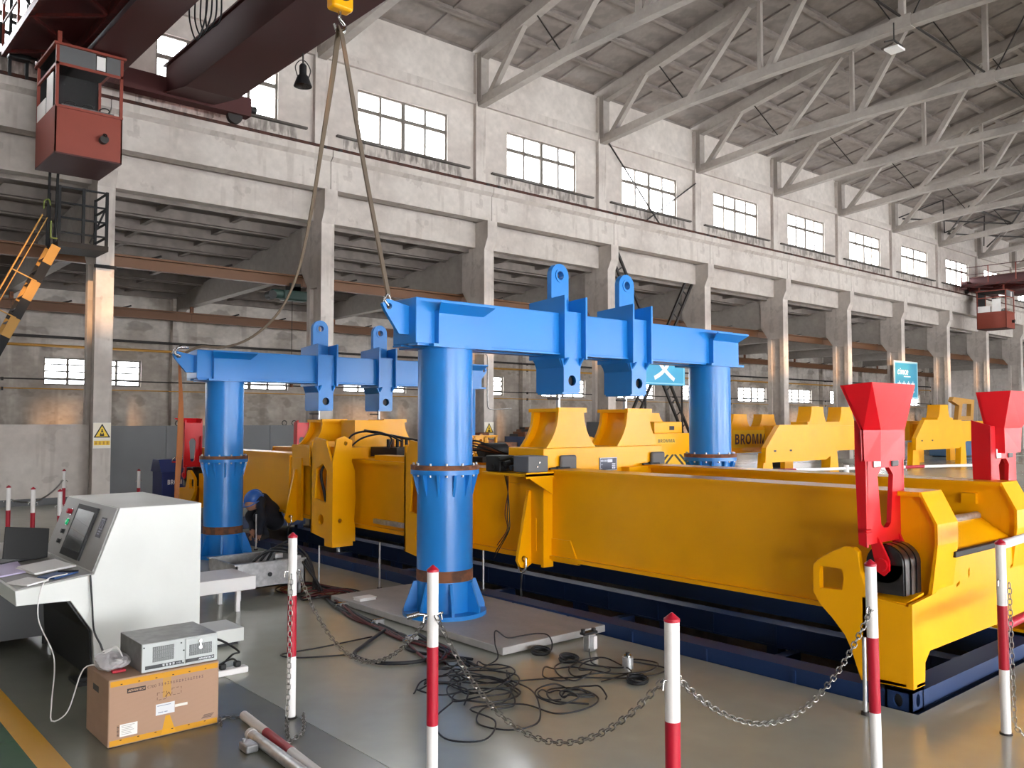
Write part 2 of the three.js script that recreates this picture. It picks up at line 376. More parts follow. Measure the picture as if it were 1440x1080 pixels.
// roof: concrete trusses on every column line, ribbed roof panels between them
const CHORD = [[-22.95, 12.93], [-18.8, 13.3], [-15.8, 13.38], [ZMID, 13.42]];
const topY = z => 14.62 + 0.207 * (z + 23.3);
function buildTruss() {
  const t = struct('roof_truss', 'pale concrete roof truss spanning the hall', [0, 0, 0], 'truss');
  t.userData.group = 'roof trusses';
  const W = 0.24;
  const P = (name, a, b, w, h, m = M.aisle) => mesh(name, bar([0, a[1], a[0]], [0, b[1], b[0]], w, h), m, t);
  for (const s of [-1, 1]) {
    const f = p => [mz(p[0], s), p[1]];
    for (let i = 0; i < 3; i++) P('lower_chord', f(CHORD[i]), f(CHORD[i + 1]), W + .04, 0.30);
    P('upper_chord', f([-23.3, topY(-23.3) - .08]), f([ZMID, topY(ZMID) - .08]), 0.3, 0.46);
    P('end_post', f([-22.85, 12.95]), f([-22.85, 14.6]), W, 0.34);
    P('web_member', f([-22.45, 13.05]), f([-20.45, topY(-20.45)]), 0.19, 0.19);
    P('tie_rod', f([-20.2, topY(-20.2) - .1]), f([-18.95, 13.4]), 0.035, 0.035, M.darkSteel);
    P('web_member', f([-18.75, 13.35]), f([-16.0, topY(-16.0)]), 0.2, 0.2);
    P('web_member', f([-15.85, 13.4]), f([-15.85, topY(-15.85)]), 0.14, 0.14);
    P('web_member', f([-15.6, 13.4]), f([-13.4, topY(-13.4)]), 0.2, 0.2);
    P('tie_rod', f([-13.2, topY(-13.2) - .1]), f([-11.4, 13.5]), 0.035, 0.035, M.darkSteel);
  }
  P('king_post', [ZMID, 13.4], [ZMID, topY(ZMID)], 0.16, 0.16);
  mesh('node_block', bx(-0.16, 0.16, 13.25, 13.62, ZMID - 0.3, ZMID + 0.3), M.aisle, t);
  return t;
}
const truss0 = buildTruss(); truss0.position.x = colX(K0);
for (let k = K0 + 1; k <= K1; k++) copy(truss0, (k - K0) * BAY, 0, 0);
{
  const c = struct('ceiling', 'ribbed concrete roof panels over the hall', [0, 0, 0], 'ceiling');
  const slope = Math.atan(0.207), run = (ZMID + 23.4) / Math.cos(slope), n = 8, w = run / n;
  const g = metres(mergeGeometries([
    bx(0, BAY, 0.14, 0.3, -w / 2, w / 2), bx(0, BAY, 0, 0.14, -w / 2, -w / 2 + 0.1), bx(0, BAY, 0, 0.14, w / 2 - 0.1, w / 2),
    ...[0, 1, 2, 3].map(i => bx(i * (BAY - .1) / 3, i * (BAY - .1) / 3 + .1, i % 3 ? 0.07 : 0, 0.14, -w / 2, w / 2)),
  ]));
  for (const s of [-1, 1]) for (let k = K0; k < K1; k++) for (let i = 0; i < n; i++) {
    const d = (i + 0.5) * w, z = -23.4 + d * Math.cos(slope), y = topY(-23.4) + 0.17 + d * Math.sin(slope);
    const m = piece('roof_panel', g, M.roof, c, colX(k), y, mz(z, s), [s < 0 ? -slope : slope, 0, 0]);
  }
}
// steel wind bracing in two bays of the roof
{
  const br = thing('wind_bracing', 'dark green steel cross bracing under the roof at the far bays', 'bracing', [colX(8), 13.4, -18]);
  const P = (a, b) => part('brace', br, M.darkSteel, bar(a, b, 0.07, 0.07));
  for (const k of [7, 8]) {
    const x0 = colX(k), x1 = colX(k + 1);
    P([x0, 13.5, -22.4], [x1, 13.5, -18.8]); P([x0, 13.5, -18.8], [x1, 13.5, -22.4]); P([x0, 13.5, -18.8], [x1, 13.5, -15.8]); P([x0, 13.5, -15.8], [x1, 13.5, -18.8]);
    P([x0, 13.6, -22.6], [(x0 + x1) / 2, 14.9, -21.4]); P([(x0 + x1) / 2, 14.9, -21.4], [x1, 13.6, -22.6]); P([x0, 13.55, -18.8], [x1, 13.55, -18.8]);
  }
  const lr = thing('tie_line', 'dark steel tie linking the truss centres along the ridge', 'tie rod', [0, 13.6, ZMID]);
  for (let k = 2; k < K1; k++) part('rod', lr, M.darkSteel, bar([colX(k), 13.62, ZMID], [colX(k + 1), 13.62, ZMID], 0.05, 0.05));
  const vb = thing('wall_brace', 'crossed dark steel rods in front of a clerestory window', 'bracing', [colX(3), 9.9, -22.9]);
  part('rod', vb, M.darkSteel, bar([colX(3) + .35, 12.9, -22.93], [colX(3) + 3.6, 10.0, -22.93], 0.045, 0.045));
  part('rod', vb, M.darkSteel, bar([colX(4) - .2, 12.3, -22.93], [colX(3) + 2.4, 10.05, -22.93], 0.045, 0.045));
}
// gable walls
{
  const gable = (x0, x1, name, label) => {
    const w = struct(name, label, [0, 0, 0], 'wall'); w.name = name;
    mesh('wall_panel', prism('x', [[-35, 0], [13, 0], [13, 7.2], [mz(-23.4, 1), 8.6], [mz(-23.4, 1), 15.1], [ZMID, 17.7], [-23.4, 15.1], [-23.4, 8.6], [-35, 7.2]], x0, x1), M.plaster, w);
  };
  gable(XA - 0.6, XA - 0.25, 'wall_back', 'plain whitewashed gable wall behind the viewer');
  gable(XB + 0.25, XB + 0.6, 'wall_front', 'plain whitewashed gable wall at the far end of the hall');
}

// ---------------------------------------------------------------- the side aisles
for (const s of [-1, 1]) {
  const zi = -23.35, zo = -34.4;
  const roof = struct('ceiling', s < 0 ? 'ribbed concrete roof of the low side aisle' : 'ribbed concrete roof of the opposite aisle', [0, 0, 0], 'ceiling'); roof.name = s < 0 ? 'ceiling_001' : 'ceiling_002';
  const yAt = z => 7.86 + (z - zi) * 0.097;                       // underside of the slabs, falling towards the outer wall
  const n = 8, w = (zi - zo) / n;
  for (let i = 0; i < n; i++) {
    const z = zi - (i + 0.5) * w, y = yAt(z);
    const g = metres(mergeGeometries([bx(0, BAY, 0.16, 0.3, -w / 2, w / 2), bx(0, BAY, -0.12, 0.16, -w / 2, -w / 2 + 0.16), bx(0, BAY, -0.02, 0.16, w / 2 - 0.1, w / 2), bx(1.9, 2.05, 0.02, 0.16, -w / 2, w / 2), bx(4.0, 4.15, 0.02, 0.16, -w / 2, w / 2)]));
    for (let k = K0; k < K1; k++) piece('roof_slab', g, M.roof, roof, colX(k), y, mz(z, s));
  }
  const raft = metres(prism('x', [[-23.6, 6.42], [-33.9, 6.32], [-34.4, 6.0], [-34.4, yAt(-34.4)], [-23.3, yAt(-23.3)], [-23.3, 6.42]].map(([z, y]) => [mz(z, s), y]), -0.16, 0.16));
  const pil = metres(bx(-0.3, 0.3, 0, 6.75, mz(-34.45, s), mz(-34.15, s)));
  for (let k = K0; k <= K1; k++) { piece('rafter', raft, M.aisle, roof, colX(k), 0, 0); piece('pilaster', pil, M.oldWall, roof, colX(k), 0, 0); }
  // outer wall with its windows
  const W = s < 0 ? { x0: 1.36, x1: 4.74, y0: 3.27, y1: 4.28 } : { x0: 0.7, x1: 5.4, y0: 0.9, y1: 3.7 };
  const wall = struct('wall', s < 0 ? 'stained old plaster wall at the back of the aisle' : 'stained old plaster wall of the opposite aisle', [0, 0, 0], 'wall'); wall.name = s < 0 ? 'wall_far' : 'wall_near';
  const za = mz(-34.45, s), zb = mz(-34.75, s);
  const geo = metres(prism('z', [[0, 0], [BAY, 0], [BAY, 7.3], [0, 7.3]], Math.min(za, zb), Math.max(za, zb), [[[W.x0, W.y0], [W.x1, W.y0], [W.x1, W.y1], [W.x0, W.y1]]]));
  for (let k = K0; k < K1; k++) {
    piece('wall_panel', geo, M.oldWall, wall, colX(k), 0, 0);
    const w_ = W.x1 - W.x0, h = W.y1 - W.y0, cx = colX(k) + (W.x0 + W.x1) / 2;
    windowThing(++winN, s < 0 ? 'small steel window of many panes low in the aisle wall' : 'tall steel window of the opposite aisle', w_, h, s < 0 ? [0.24, 0.5, 0.74] : [0.2, 0.4, 0.6, 0.8], s < 0 ? [0.25, 0.5, 0.75] : [0.33, 0.66], [cx, W.y0, mz(-34.58, s)], s, s < 0 ? 'aisle windows' : 'opposite aisle windows');
    daylight(cx, (W.y0 + W.y1) / 2, mz(-34.85, s), w_ + 0.1, h + 0.1, s < 0 ? WINDOW_LIGHT.annexe : WINDOW_LIGHT.low, -s);
  }
}
// low infill walls between the columns
{
  const w1 = struct('wall_low', 'low whitewashed wall between columns, scuffed grey along its foot', [0, 0, 0], 'wall');
  mesh('wall_panel', bx(XA, colX(0) - COLW / 2, 0, 1.86, -23.0, -22.82), M.plaster, w1);
  mesh('wall_foot', bx(XA, colX(0) - COLW / 2, 0, 0.16, -22.82, -22.8), M.greyBoard, w1);
  mesh('coping', bx(XA, colX(0) - COLW / 2, 1.86, 1.9, -23.02, -22.8), M.plaster, w1);
  const w2 = struct('wall_low', 'low dark grey painted board wall with steel rings on its top edge', [0, 0, 0], 'wall'); w2.name = 'wall_low_001';
  for (let i = 0; i < 4; i++) mesh('board_panel', bx(6.56 + i * 1.432, 6.56 + (i + 1) * 1.432 - 0.01, 0, 1.86, -22.9, -22.82), M.greyBoard, w2);
  for (const x of [8.3, 8.6, 11.3, 11.6]) piece('ring', fin(new THREE.TorusGeometry(0.07, 0.014, 6, 14)), M.darkSteel, w2, x, 1.92, -22.86);
  const w3 = struct('wall_low', 'low whitewashed wall far along the column row', [0, 0, 0], 'wall'); w3.name = 'wall_low_002';
  mesh('wall_panel', bx(colX(9), XB, 0, 2.1, -22.98, -22.82), M.plaster, w3);
}
// ---------------------------------------------------------------- blue test gantries
const boltGeo = fin(new THREE.CylinderGeometry(0.012, 0.012, 0.024, 6));
function gantryColumn(g, x, z, y0, y1) {
  const c = sub('column', g), R = 0.275, ym = y0 + 1.42;
  part('shaft', c, M.blue, cyl([x, ym + 0.05, z], [x, y1, z], R, 40));
  part('lower_shaft', c, M.blue, cyl([x, y0 + 0.04, z], [x, ym, z], R + 0.005, 40));
  part('rust_band', c, M.rust, cyl([x, y0 + 0.34, z], [x, y0 + 0.45, z], R + 0.008, 40));
  part('cap_ring', c, M.blue, cyl([x, y1 - 0.035, z], [x, y1, z], R + 0.035, 40));
  part('base_flange', c, M.blue, cyl([x, y0, z], [x, y0 + 0.04, z], 0.42, 40));
  for (let i = 0; i < 8; i++) {
    const a = i * Math.PI / 4 + 0.35, m = prism('z', [[R - 0.01, 0.03], [0.41, 0.03], [0.41, 0.08], [R + 0.04, 0.33], [R - 0.01, 0.33]], -0.014, 0.014).rotateY(a).translate(x, y0, z);
    part('base_gusset', c, M.blue, m);
  }
  part('joint_flange', c, M.rust, cyl([x, ym + 0.01, z], [x, ym + 0.055, z], 0.345, 40));
  part('joint_flange', c, M.blue, cyl([x, ym - 0.035, z], [x, ym + 0.01, z], 0.345, 40));
  for (let i = 0; i < 12; i++) {
    const a = i * Math.PI / 6 + 0.2;
    part('gusset', c, M.blue, prism('z', [[R - 0.01, -0.03], [0.335, -0.03], [0.325, -0.08], [R + 0.005, -0.25], [R - 0.01, -0.25]], -0.012, 0.012).rotateY(a).translate(x, ym, z));
    const b = a + Math.PI / 12;
    piece('bolt', boltGeo, M.zinc, c, x + 0.315 * Math.cos(b), ym + 0.065, z - 0.315 * Math.sin(b));
    piece('bolt', boltGeo, M.zinc, c, x + 0.315 * Math.cos(b), ym - 0.045, z - 0.315 * Math.sin(b));
  }
}
function hanger(g, x, z, yb, yt) {
  const h = sub('hanger', g), W = 0.165;
  for (const s of [-1, 1]) {
    part('side_plate', h, M.blue, prism('x', [[z - 0.29, yb - 0.06], [z + 0.29, yb - 0.06], [z + 0.29, yt + 0.19], [z - 0.29, yt + 0.15]], x + s * W - 0.014, x + s * W + 0.014));
    part('taper_plate', h, M.blue, prism('z', [[x + s * (W + .014), yb - 0.06], [x + s * (W - .014), yb - 0.06], [x + s * .105, yb - 0.16], [x + s * .13, yb - 0.16]], z - 0.2, z + 0.2));
    part('front_plate', h, M.blue, prism('z', [[x - W, yb - 0.03], [x + W, yb - 0.03], [x + W, yb - 0.07], [x + 0.13, yb - 0.16], [x + 0.13, yb - 0.43], [x - 0.13, yb - 0.43], [x - 0.13, yb - 0.16], [x - W, yb - 0.07]], z + s * 0.212 - 0.012, z + s * 0.212 + 0.012, [circle(x, yb - 0.30, 0.06)]));
    part('block_side', h, M.blue, prism('x', [[z - 0.29, yb - 0.05], [z + 0.29, yb - 0.05], [z + 0.2, yb - 0.16], [z + 0.2, yb - 0.43], [z - 0.2, yb - 0.43], [z - 0.2, yb - 0.16]], x + s * .118 - 0.012, x + s * .118 + 0.012));
    part('web_plate', h, M.blue, bx(x - W + .02, x + W - .02, yb - 0.06, yt + 0.02, z + s * 0.215 - 0.008, z + s * 0.215 + 0.008));
  }
  part('pin', h, M.black, cyl([x, yb - 0.30, z - 0.19], [x, yb - 0.30, z + 0.17], 0.058, 20));
  part('bottom_plate', h, M.blue, bx(x - .13, x + .13, yb - 0.45, yb - 0.43, z - 0.2, z + 0.2));
  const ear = new THREE.Shape(); ear.moveTo(x - 0.135, yt - 0.02); ear.lineTo(x + 0.135, yt - 0.02); ear.lineTo(x + 0.135, yt + 0.45); ear.absarc(x, yt + 0.45, 0.135, 0, Math.PI, false); ear.lineTo(x - 0.135, yt - 0.02);
  part('ear', h, M.blue, prism('z', ear, z - 0.035, z + 0.035, [circle(x, yt + 0.45, 0.05)], 0, 0.5));
  part('collar', h, M.blue, prism('z', ring(x, yt + 0.45, 0.075, 20), z + 0.035, z + 0.045, [circle(x, yt + 0.45, 0.05)]));
  part('rod', h, M.zinc, cyl([x, yb - 0.66, z], [x, yb - 0.44, z], 0.026, 14));
  part('lever', h, M.darkSteel, cyl([x - 0.18, yb - 0.5, z + .02], [x - 0.02, yb - 0.5, z + .02], 0.012, 8));
}
function gantry(label, x1, x2, z, y0, yb, H, hx, lugs) {
  const g = thing('test_gantry', label, 'gantry', [(x1 + x2) / 2, y0, z], 'blue test gantries');
  const yt = yb + H, W = 0.2, xa = x1 - 0.5, xb = x2 + 0.27;
  gantryColumn(g, x1, z, y0, yb); gantryColumn(g, x2, z, y0, yb);
  part('beam', g, M.blue, rbx(xa, xb, yb, yt, z - W, z + W, 0.012, 2));
  for (const s of [-1, 1]) {
    part('bottom_flange', g, M.blue, bx(xa + .01, xb - .01, yb - 0.018, yb + 0.002, z + s * (W - .06) - 0.075, z + s * (W - .06) + 0.075));
  }
  for (const x of [x1, x2]) {
    const sd = sub('saddle', g);
    for (const s of [-1, 1]) {
      part('cheek_plate', sd, M.blue, bx(x - 0.28, x + 0.28, yb - 0.01, yb + 0.30, z + s * (W + 0.035) - 0.035, z + s * (W + 0.035) + 0.035));
      const zi = z + s * (W + 0.066), zo = z + s * (W + 0.19), q = [[x - 0.28, yb + 0.30, zi], [x + 0.28, yb + 0.30, zi], [x + 0.34, yb + 0.385, zo], [x - 0.34, yb + 0.385, zo]], u = q.map(([a, b, c]) => [a, b + 0.022, c]), tri = [];
      for (const [a, b, c, d] of [[q[0], q[1], q[2], q[3]], [u[3], u[2], u[1], u[0]], [q[1], q[0], u[0], u[1]], [q[3], q[2], u[2], u[3]], [q[0], q[3], u[3], u[0]], [q[2], q[1], u[1], u[2]]]) tri.push(...(s > 0 ? [a, b, c, a, c, d] : [a, c, b, a, d, c]));
      const lg = new THREE.BufferGeometry(); lg.setAttribute('position', new THREE.Float32BufferAttribute(tri.flat(), 3)); lg.computeVertexNormals();
      part('lip_plate', sd, M.blue, fin(lg));
      part('lip_web', sd, M.blue, bx(x - 0.28, x + 0.28, yb + 0.30, yb + 0.33, Math.min(z + s * W, zi), Math.max(z + s * W, zi)));
    }
    part('seat_plate', sd, M.blue, bx(x - 0.36, x + 0.36, yb - 0.03, yb, z - 0.3, z + 0.3));
  }
  for (const s of lugs) {
    const xe = s < 0 ? xa : xb, P = [[xe, yt - 0.08], [xe + s * 0.24, yt - 0.03], [xe + s * 0.30, yt - 0.08], [xe + s * 0.27, yt - 0.14], [xe + s * 0.11, yb + 0.09], [xe, yb + 0.09]];
    part('lug', g, M.blue, prism('z', P, z - 0.02 + 0.06, z + 0.02 + 0.06, [circle(xe + s * 0.225, yt - 0.10, 0.032)]));
  }
  for (const x of hx) hanger(g, x, z, yb, yt);
  return g;
}
gantry('blue steel gantry standing on a pale grey plate with tangled cables', 5.235, 9.65, -7.05, 0.08, 2.74, 0.447, [6.82, 7.95], [-1]);
gantry('blue steel gantry beside a worker crouching in a blue helmet', 5.24, 9.66, -12.55, 0.0, 2.60, 0.42, [6.80, 7.92], [-1, 1]);

// grey bearing plates under the gantry columns
{
  const p = thing('base_plate', 'large pale grey steel plate under the blue column among cables', 'plate', [5.45, 0, -7.1]);
  part('plate', p, M.plate, rbx(4.8, 6.08, 0.015, 0.08, -8.55, -5.64, 0.008));
  part('skid', p, M.plate, bx(4.95, 5.95, 0, 0.016, -8.4, -5.72));
  const q = thing('base_plate', 'grey steel plate under the column beyond the spreader', 'plate', [9.65, 0, -7.1]);
  part('plate', q, M.plate, rbx(9.02, 10.3, 0.015, 0.08, -8.55, -5.64, 0.008));
  part('skid', q, M.plate, bx(9.15, 10.2, 0, 0.016, -8.4, -5.72));
}

// ---------------------------------------------------------------- dark blue rack in the pit
{
  const r = thing('support_rack', 'dark blue steel rack set in the floor pit under the spreader', 'rack', [7.35, -2.2, -9.7]);
  const zA = -2.765, zB = -16.62;
  for (const [x0, x1, t] of [[6.05, 6.26, 0], [8.40, 8.61, -0.32]]) {
    part('long_beam', r, M.navy, [bx(x0, x1, 0.085, 0.105, zB, zA - .18), bx(x0 + .01, x0 + .03, -0.12, 0.085, zB, zA - .18), bx(x1 - .03, x1 - .01, -0.12, 0.085, zB, zA - .18), bx(x0, x1, -0.14, -0.12, zB, zA - .18)].map(g => g.translate(0, t, 0)));
    for (let i = 0; i < 9; i++) part('post', r, M.navy, bx(x0 + .03, x1 - .03, -2.2, -0.14 + t, zA - 1.1 - i * 1.5 - .07, zA - 1.1 - i * 1.5 + .07));
    for (let i = 0; i < 4; i++) part('brace', r, M.navy, bar([x0 + .1, -2.1, zA - 1.1 - i * 3], [x0 + .1, -0.16 + t, zA - 2.6 - i * 3], 0.07, 0.07));
    for (let i = 0; i < 16; i++) part('web_stiffener', r, M.navy, bx(x0 - .004, x0 + .02, -0.12 + t, 0.085 + t, zA - 0.9 - i * 0.82 - .012, zA - 0.9 - i * 0.82 + .012));
  }
  for (const z of [zA, zB + 0.2]) {
    part('cross_beam', r, M.navy, [bx(6.24, 8.42, 0.085, 0.105, z - 0.2, z), bx(6.24, 8.42, -0.02, 0.085, z - 0.03, z - .01), bx(6.24, 8.42, -0.14, -0.02, z - .03, z + 0.0), bx(6.24, 8.42, -0.14, 0.085, z - 0.19, z - 0.17)]);
    for (const x of [6.05, 8.42]) {
      const cc = sub('corner_casting', r);
      const face = prism('x', [[z - 0.187, -0.03], [z, -0.03], [z, 0.13], [z - 0.187, 0.13]], x, x + 0.02, [ring(z - 0.095, 0.05, 0.034, 14).map(([a, b]) => [a, 0.05 + (b - 0.05) * 1.35])]);
      const front = prism('z', [[x, -0.03], [x + 0.19, -0.03], [x + 0.19, 0.13], [x, 0.13]], z - 0.02, z, [ring(x + 0.1, 0.05, 0.03, 14).map(([a, b]) => [a, 0.05 + (b - 0.05) * 1.5])]);
      part('casting_shell', cc, M.navy, [face, front, bx(x + .17, x + .19, -.03, .13, z - .187, z), bx(x, x + .19, .11, .13, z - .187, z), bx(x, x + .19, -.14, -.01, z - .187, z), bx(x, x + .19, -.03, .13, z - .187, z - .17)]);
      part('casting_core', cc, M.black, bx(x + .03, x + .16, -.01, .11, z - .16, z - .04));
      part('corner_leg', cc, M.navy, bx(x + .03, x + .16, -2.2, -.14, z - .16, z - .03));
    }
  }
  for (let i = 1; i < 6; i++) part('cross_tie', r, M.navy, bx(6.26, 8.4, -0.6, -0.45, zA - i * 2.3 - .06, zA - i * 2.3 + .06));
}
// ---------------------------------------------------------------- yellow container spreader
const ZC = -9.7;                                  // middle of the spreader along its length
function curve(p0, p1, bulge, n = 8) {             // concave side of a tower, from p0 up to p1
  const o = []; for (let i = 0; i <= n; i++) { const t = i / n; const e = 1 - Math.pow(1 - t, 2.1); o.push([p0[0] + (p1[0] - p0[0]) * e, p0[1] + (p1[1] - p0[1]) * t]); } return o;
}
const sp = thing('container_spreader', 'yellow container spreader lying on the dark blue rack below the gantries', 'spreader', [7.35, 0.1, ZC]);
{
  const Y = M.yellow, P = (n, g, m = Y, par = sp) => part(n, par, m, g);
  // pair of side beams of the main frame with flanges
  for (const [x0, x1, s] of [[6.42, 6.70, -1], [8.0, 8.28, 1]]) {
    P('side_beam', [bx(x0, x1, 0.55, 1.42, -12.75, -6.8), bx(x0 - .05, x1 + .05, 1.40, 1.45, -12.75, -6.8), bx(x0 - .05, x1 + .03, 0.50, 0.55, -12.75, -6.8)]);
    const xr = s < 0 ? x0 - .06 : x1 + .06;
    P('slide_rail', bx(Math.min(xr, xr + .05), Math.max(xr, xr + .05), 0.60, 0.66, -10.2, -8.9), M.zinc);
    P('cover_plate', bx(x0 + .02, x1 - .02, 1.45, 1.52, -10.3, -8.9));
  }
  for (const z of [-8.4, -9.7, -11.0]) P('cross_member', bx(6.7, 8.0, 0.7, 1.2, z - .12, z + .12));
  // tower blocks under each gantry
  for (const e of [-1, 1]) {                       // e = 1: block towards the open end
    const zf = ZC + e * 2.9, zi = zf - e * 0.58, z0 = Math.min(zf, zi), z1 = Math.max(zf, zi);
    const top = e > 0 ? 2.14 : 2.02, mid = e > 0 ? 1.70 : 1.62;
    const body = sub('tower_block', sp);
    P('block_body', rbx(6.36, 8.34, 1.30, mid, z0, z1, 0.012), Y, body);
    for (const x of e > 0 ? [6.82, 7.95] : [6.80, 7.92]) {
      const t = sub('tower', sp), b = 0.20, fl = 0.19;
      const L = curve([x - b - fl, mid - 0.01], [x - b, top - 0.05]), Rr = curve([x + b + fl, mid - 0.01], [x + b, top - 0.05]).reverse();
      for (const zz of [z1 - 0.06, z0 + 0.12]) P('face_plate', prism('z', [...L, ...Rr], zz - 0.02, zz + 0.02, [], 0, 0.5), Y, t);
      // curved cheek plates between the two faces
      for (const s of [-1, 1]) {
        const c = curve([x + s * (b + fl - .12), mid - 0.01], [x + s * (b - .12), top - 0.05]);
        const d = curve([x + s * (b + fl - .095), mid - 0.01], [x + s * (b - .095), top - 0.05]).reverse();
        P('cheek_plate', prism('z', [...c, ...d], z0 + 0.13, z1 - 0.07, [], 0, 0.5), Y, t);
      }
      P('top_plate', [bx(x - b - .015, x + b + .015, top - 0.05, top - 0.01, z0 + .07, z1 - .02), bx(x - b - .02, x + b + .02, top - 0.055, top, z1 - .06, z1 - .015)], Y, t);
    }
    if (e > 0) {
      P('stop_pad', rbx(6.58, 6.82, 1.43, 1.62, z1, z1 + .05, 0.03, 3), M.greyBoard, body);
      P('stop_pad', rbx(8.1, 8.34, 1.43, 1.62, z1, z1 + .05, 0.03, 3), M.greyBoard, body);
      for (const x of [6.45, 7.97]) P('stop_rod', [cyl([x - .05, 1.48, z1 + .05], [x + .25, 1.48, z1 + .05], 0.014, 8), cyl([x + .06, 1.48, z1 + .05], [x + .09, 1.48, z1 + .05], 0.026, 8)], M.black, body);
      P('block_step', bx(7.6, 8.3, 1.36, 1.46, z1, z1 + .12), Y, body);
    }
    // end plates of the main frame and the pinned lifting arms
    const ze = zf + e * 0.02;
    P('end_plate', bx(6.32, 6.46, 0.44, 1.45, ze - .02, ze + .02));
    P('end_plate', bx(8.24, 8.38, 0.44, 1.45, ze - .02, ze + .02));
    P('end_rib', prism('x', [[ze, 0.50], [ze + e * 0.42, 0.50], [ze + e * 0.30, 0.74], [ze, 0.74]], 6.435, 6.47));
    for (const [xa, s] of [[6.36, -1], [8.34, 1]]) {
      P('frame_side', bx(xa - .02, xa + .02, 0.46, 1.42, zf - e * .36, zf));
      // lug plate standing out from the side, wider at its pinned foot
      const za = zf - e * .2, O = d => xa + s * d;
      const arm = P('lifting_arm', prism('z', [[O(0), 1.24], [O(.05), 1.24], [O(.19), .60], [O(.21), .50], [O(.17), .43], [O(.10), .41], [O(0), .46]], za - .02, za + .02, [circle(O(.125), .52, .03)]));
      P('arm_rib', [bx(Math.min(O(0), O(.03)), Math.max(O(0), O(.03)), .60, .95, zf - e * .1 - .01, zf - e * .1 + .01)], Y, arm);
      if (s < 0) {
        P('shackle', [cyl([O(.125), .52, za - .05], [O(.125), .52, za + .06], .02, 10), tube([[O(.125), .53, za + .05], [O(.13), .42, za + .055], [O(.14), .37, za], [O(.13), .42, za - .055], [O(.125), .53, za - .05]], .014, 20, 6)], M.chrome, arm);
        P('hanging_strop', tube([[O(.14), .37, za], [O(.16), .3, za + .02], [O(.15), .2, za], [O(.17), .13, za + .03]], .012, 20, 6), M.cable, arm);
      }
    }
  }
  // bracket shelf with the electrical plug boxes
  const sh = sub('bracket_shelf', sp);
  P('shelf_plate', bx(5.95, 6.34, 1.42, 1.445, -7.36, -6.62), Y, sh);
  P('shelf_rim', bx(5.95, 6.34, 1.40, 1.46, -6.64, -6.62), Y, sh);
  P('shelf_gusset', prism('z', [[5.97, 1.42], [6.34, 1.42], [6.34, 1.22]], -6.66, -6.64), Y, sh);
  const eb = sub('plug_box', sp);
  P('housing', rbx(5.98, 6.26, 1.46, 1.63, -6.86, -6.62, 0.012), M.greyBoard, eb);
  P('housing', rbx(6.0, 6.22, 1.45, 1.62, -7.34, -7.1, 0.012), M.rubber, eb);
  for (let i = 0; i < 7; i++) P('connector', cyl([5.98 + (i % 2) * .06, 1.5 + (i % 3) * .04, -7.2 + i * .05], [6.14, 1.52 + (i % 3) * .04, -7.2 + i * .05], 0.026, 8), M.rubber, eb);
  for (let i = 0; i < 2; i++) P('led', cyl([6.1 + i * 0.03, 1.52 + i * .04, -6.62], [6.1 + i * 0.03, 1.52 + i * .04, -6.612], 0.01, 8), M.chrome, eb);
  const hang = sub('hanging_wire', sp);
  for (let i = 0; i < 3; i++) P('wire', tube([[6.2, 1.42, -7.2 - i * .03], [6.33, 1.2, -7.35], [6.33, 0.95 - i * .05, -7.4 + i * .04], [6.33, 0.8, -7.36 + i * .02], [6.3, 0.6 - i * .08, -7.5 - i * .03]], 0.006, 24, 5), i ? M.cable : M.cableRed, hang);

  // telescopic beams with flanges; ends cut to a slope
  const teles = e => {
    const z0 = ZC + e * 2.92, ze = ZC + e * 6.96, q = (d, y) => [ze - e * d, y];
    for (const [x0, x1] of [[6.45, 6.72], [7.98, 8.25]]) {
      const t = sub('telescopic_beam', sp);
      P('web', [bx(x0, x0 + .025, 0.56, 1.44, Math.min(z0, ze - e * .12), Math.max(z0, ze - e * .12)), bx(x1 - .025, x1, 0.56, 1.44, Math.min(z0, ze - e * .12), Math.max(z0, ze - e * .12))], Y, t);
      P('web_end', [prism('x', [q(.12, .56), q(.04, .7), q(0, 1.13), q(0.0, 1.25), q(.10, 1.46), q(.3, 1.46), q(.3, .56)], x0 + .001, x0 + .026), prism('x', [q(.12, .56), q(.04, .7), q(0, 1.13), q(0.0, 1.25), q(.10, 1.46), q(.3, 1.46), q(.3, .56)], x1 - .026, x1 - .001)], Y, t);
      P('top_flange', bx(x0 - .045, x1 + .045, 1.44, 1.475, Math.min(z0, ze - e * .10), Math.max(z0, ze - e * .10)), Y, t);
      P('bottom_flange', bx(x0 - .045, x1 + .045, 0.525, 0.56, Math.min(z0, ze - e * .10), Math.max(z0, ze - e * .10)), Y, t);
      P('slope_plate', [prism('x', [q(.115, 1.475), q(.095, 1.475), q(-.02, 1.25), q(-.02, 1.1), q(0, 1.1), q(0, 1.25)], x0 - .04, x1 + .04), prism('x', [q(-.02, 1.1), q(0, 1.1), q(.06, .72), q(.03, .72)], x0 - .04, x1 + .04)], Y, t);
    }
    P('name_lug', bx(7.93, 7.98, 1.28, 1.37, ze - e * .42, ze - e * .3), Y);
  };
  teles(1); teles(-1);

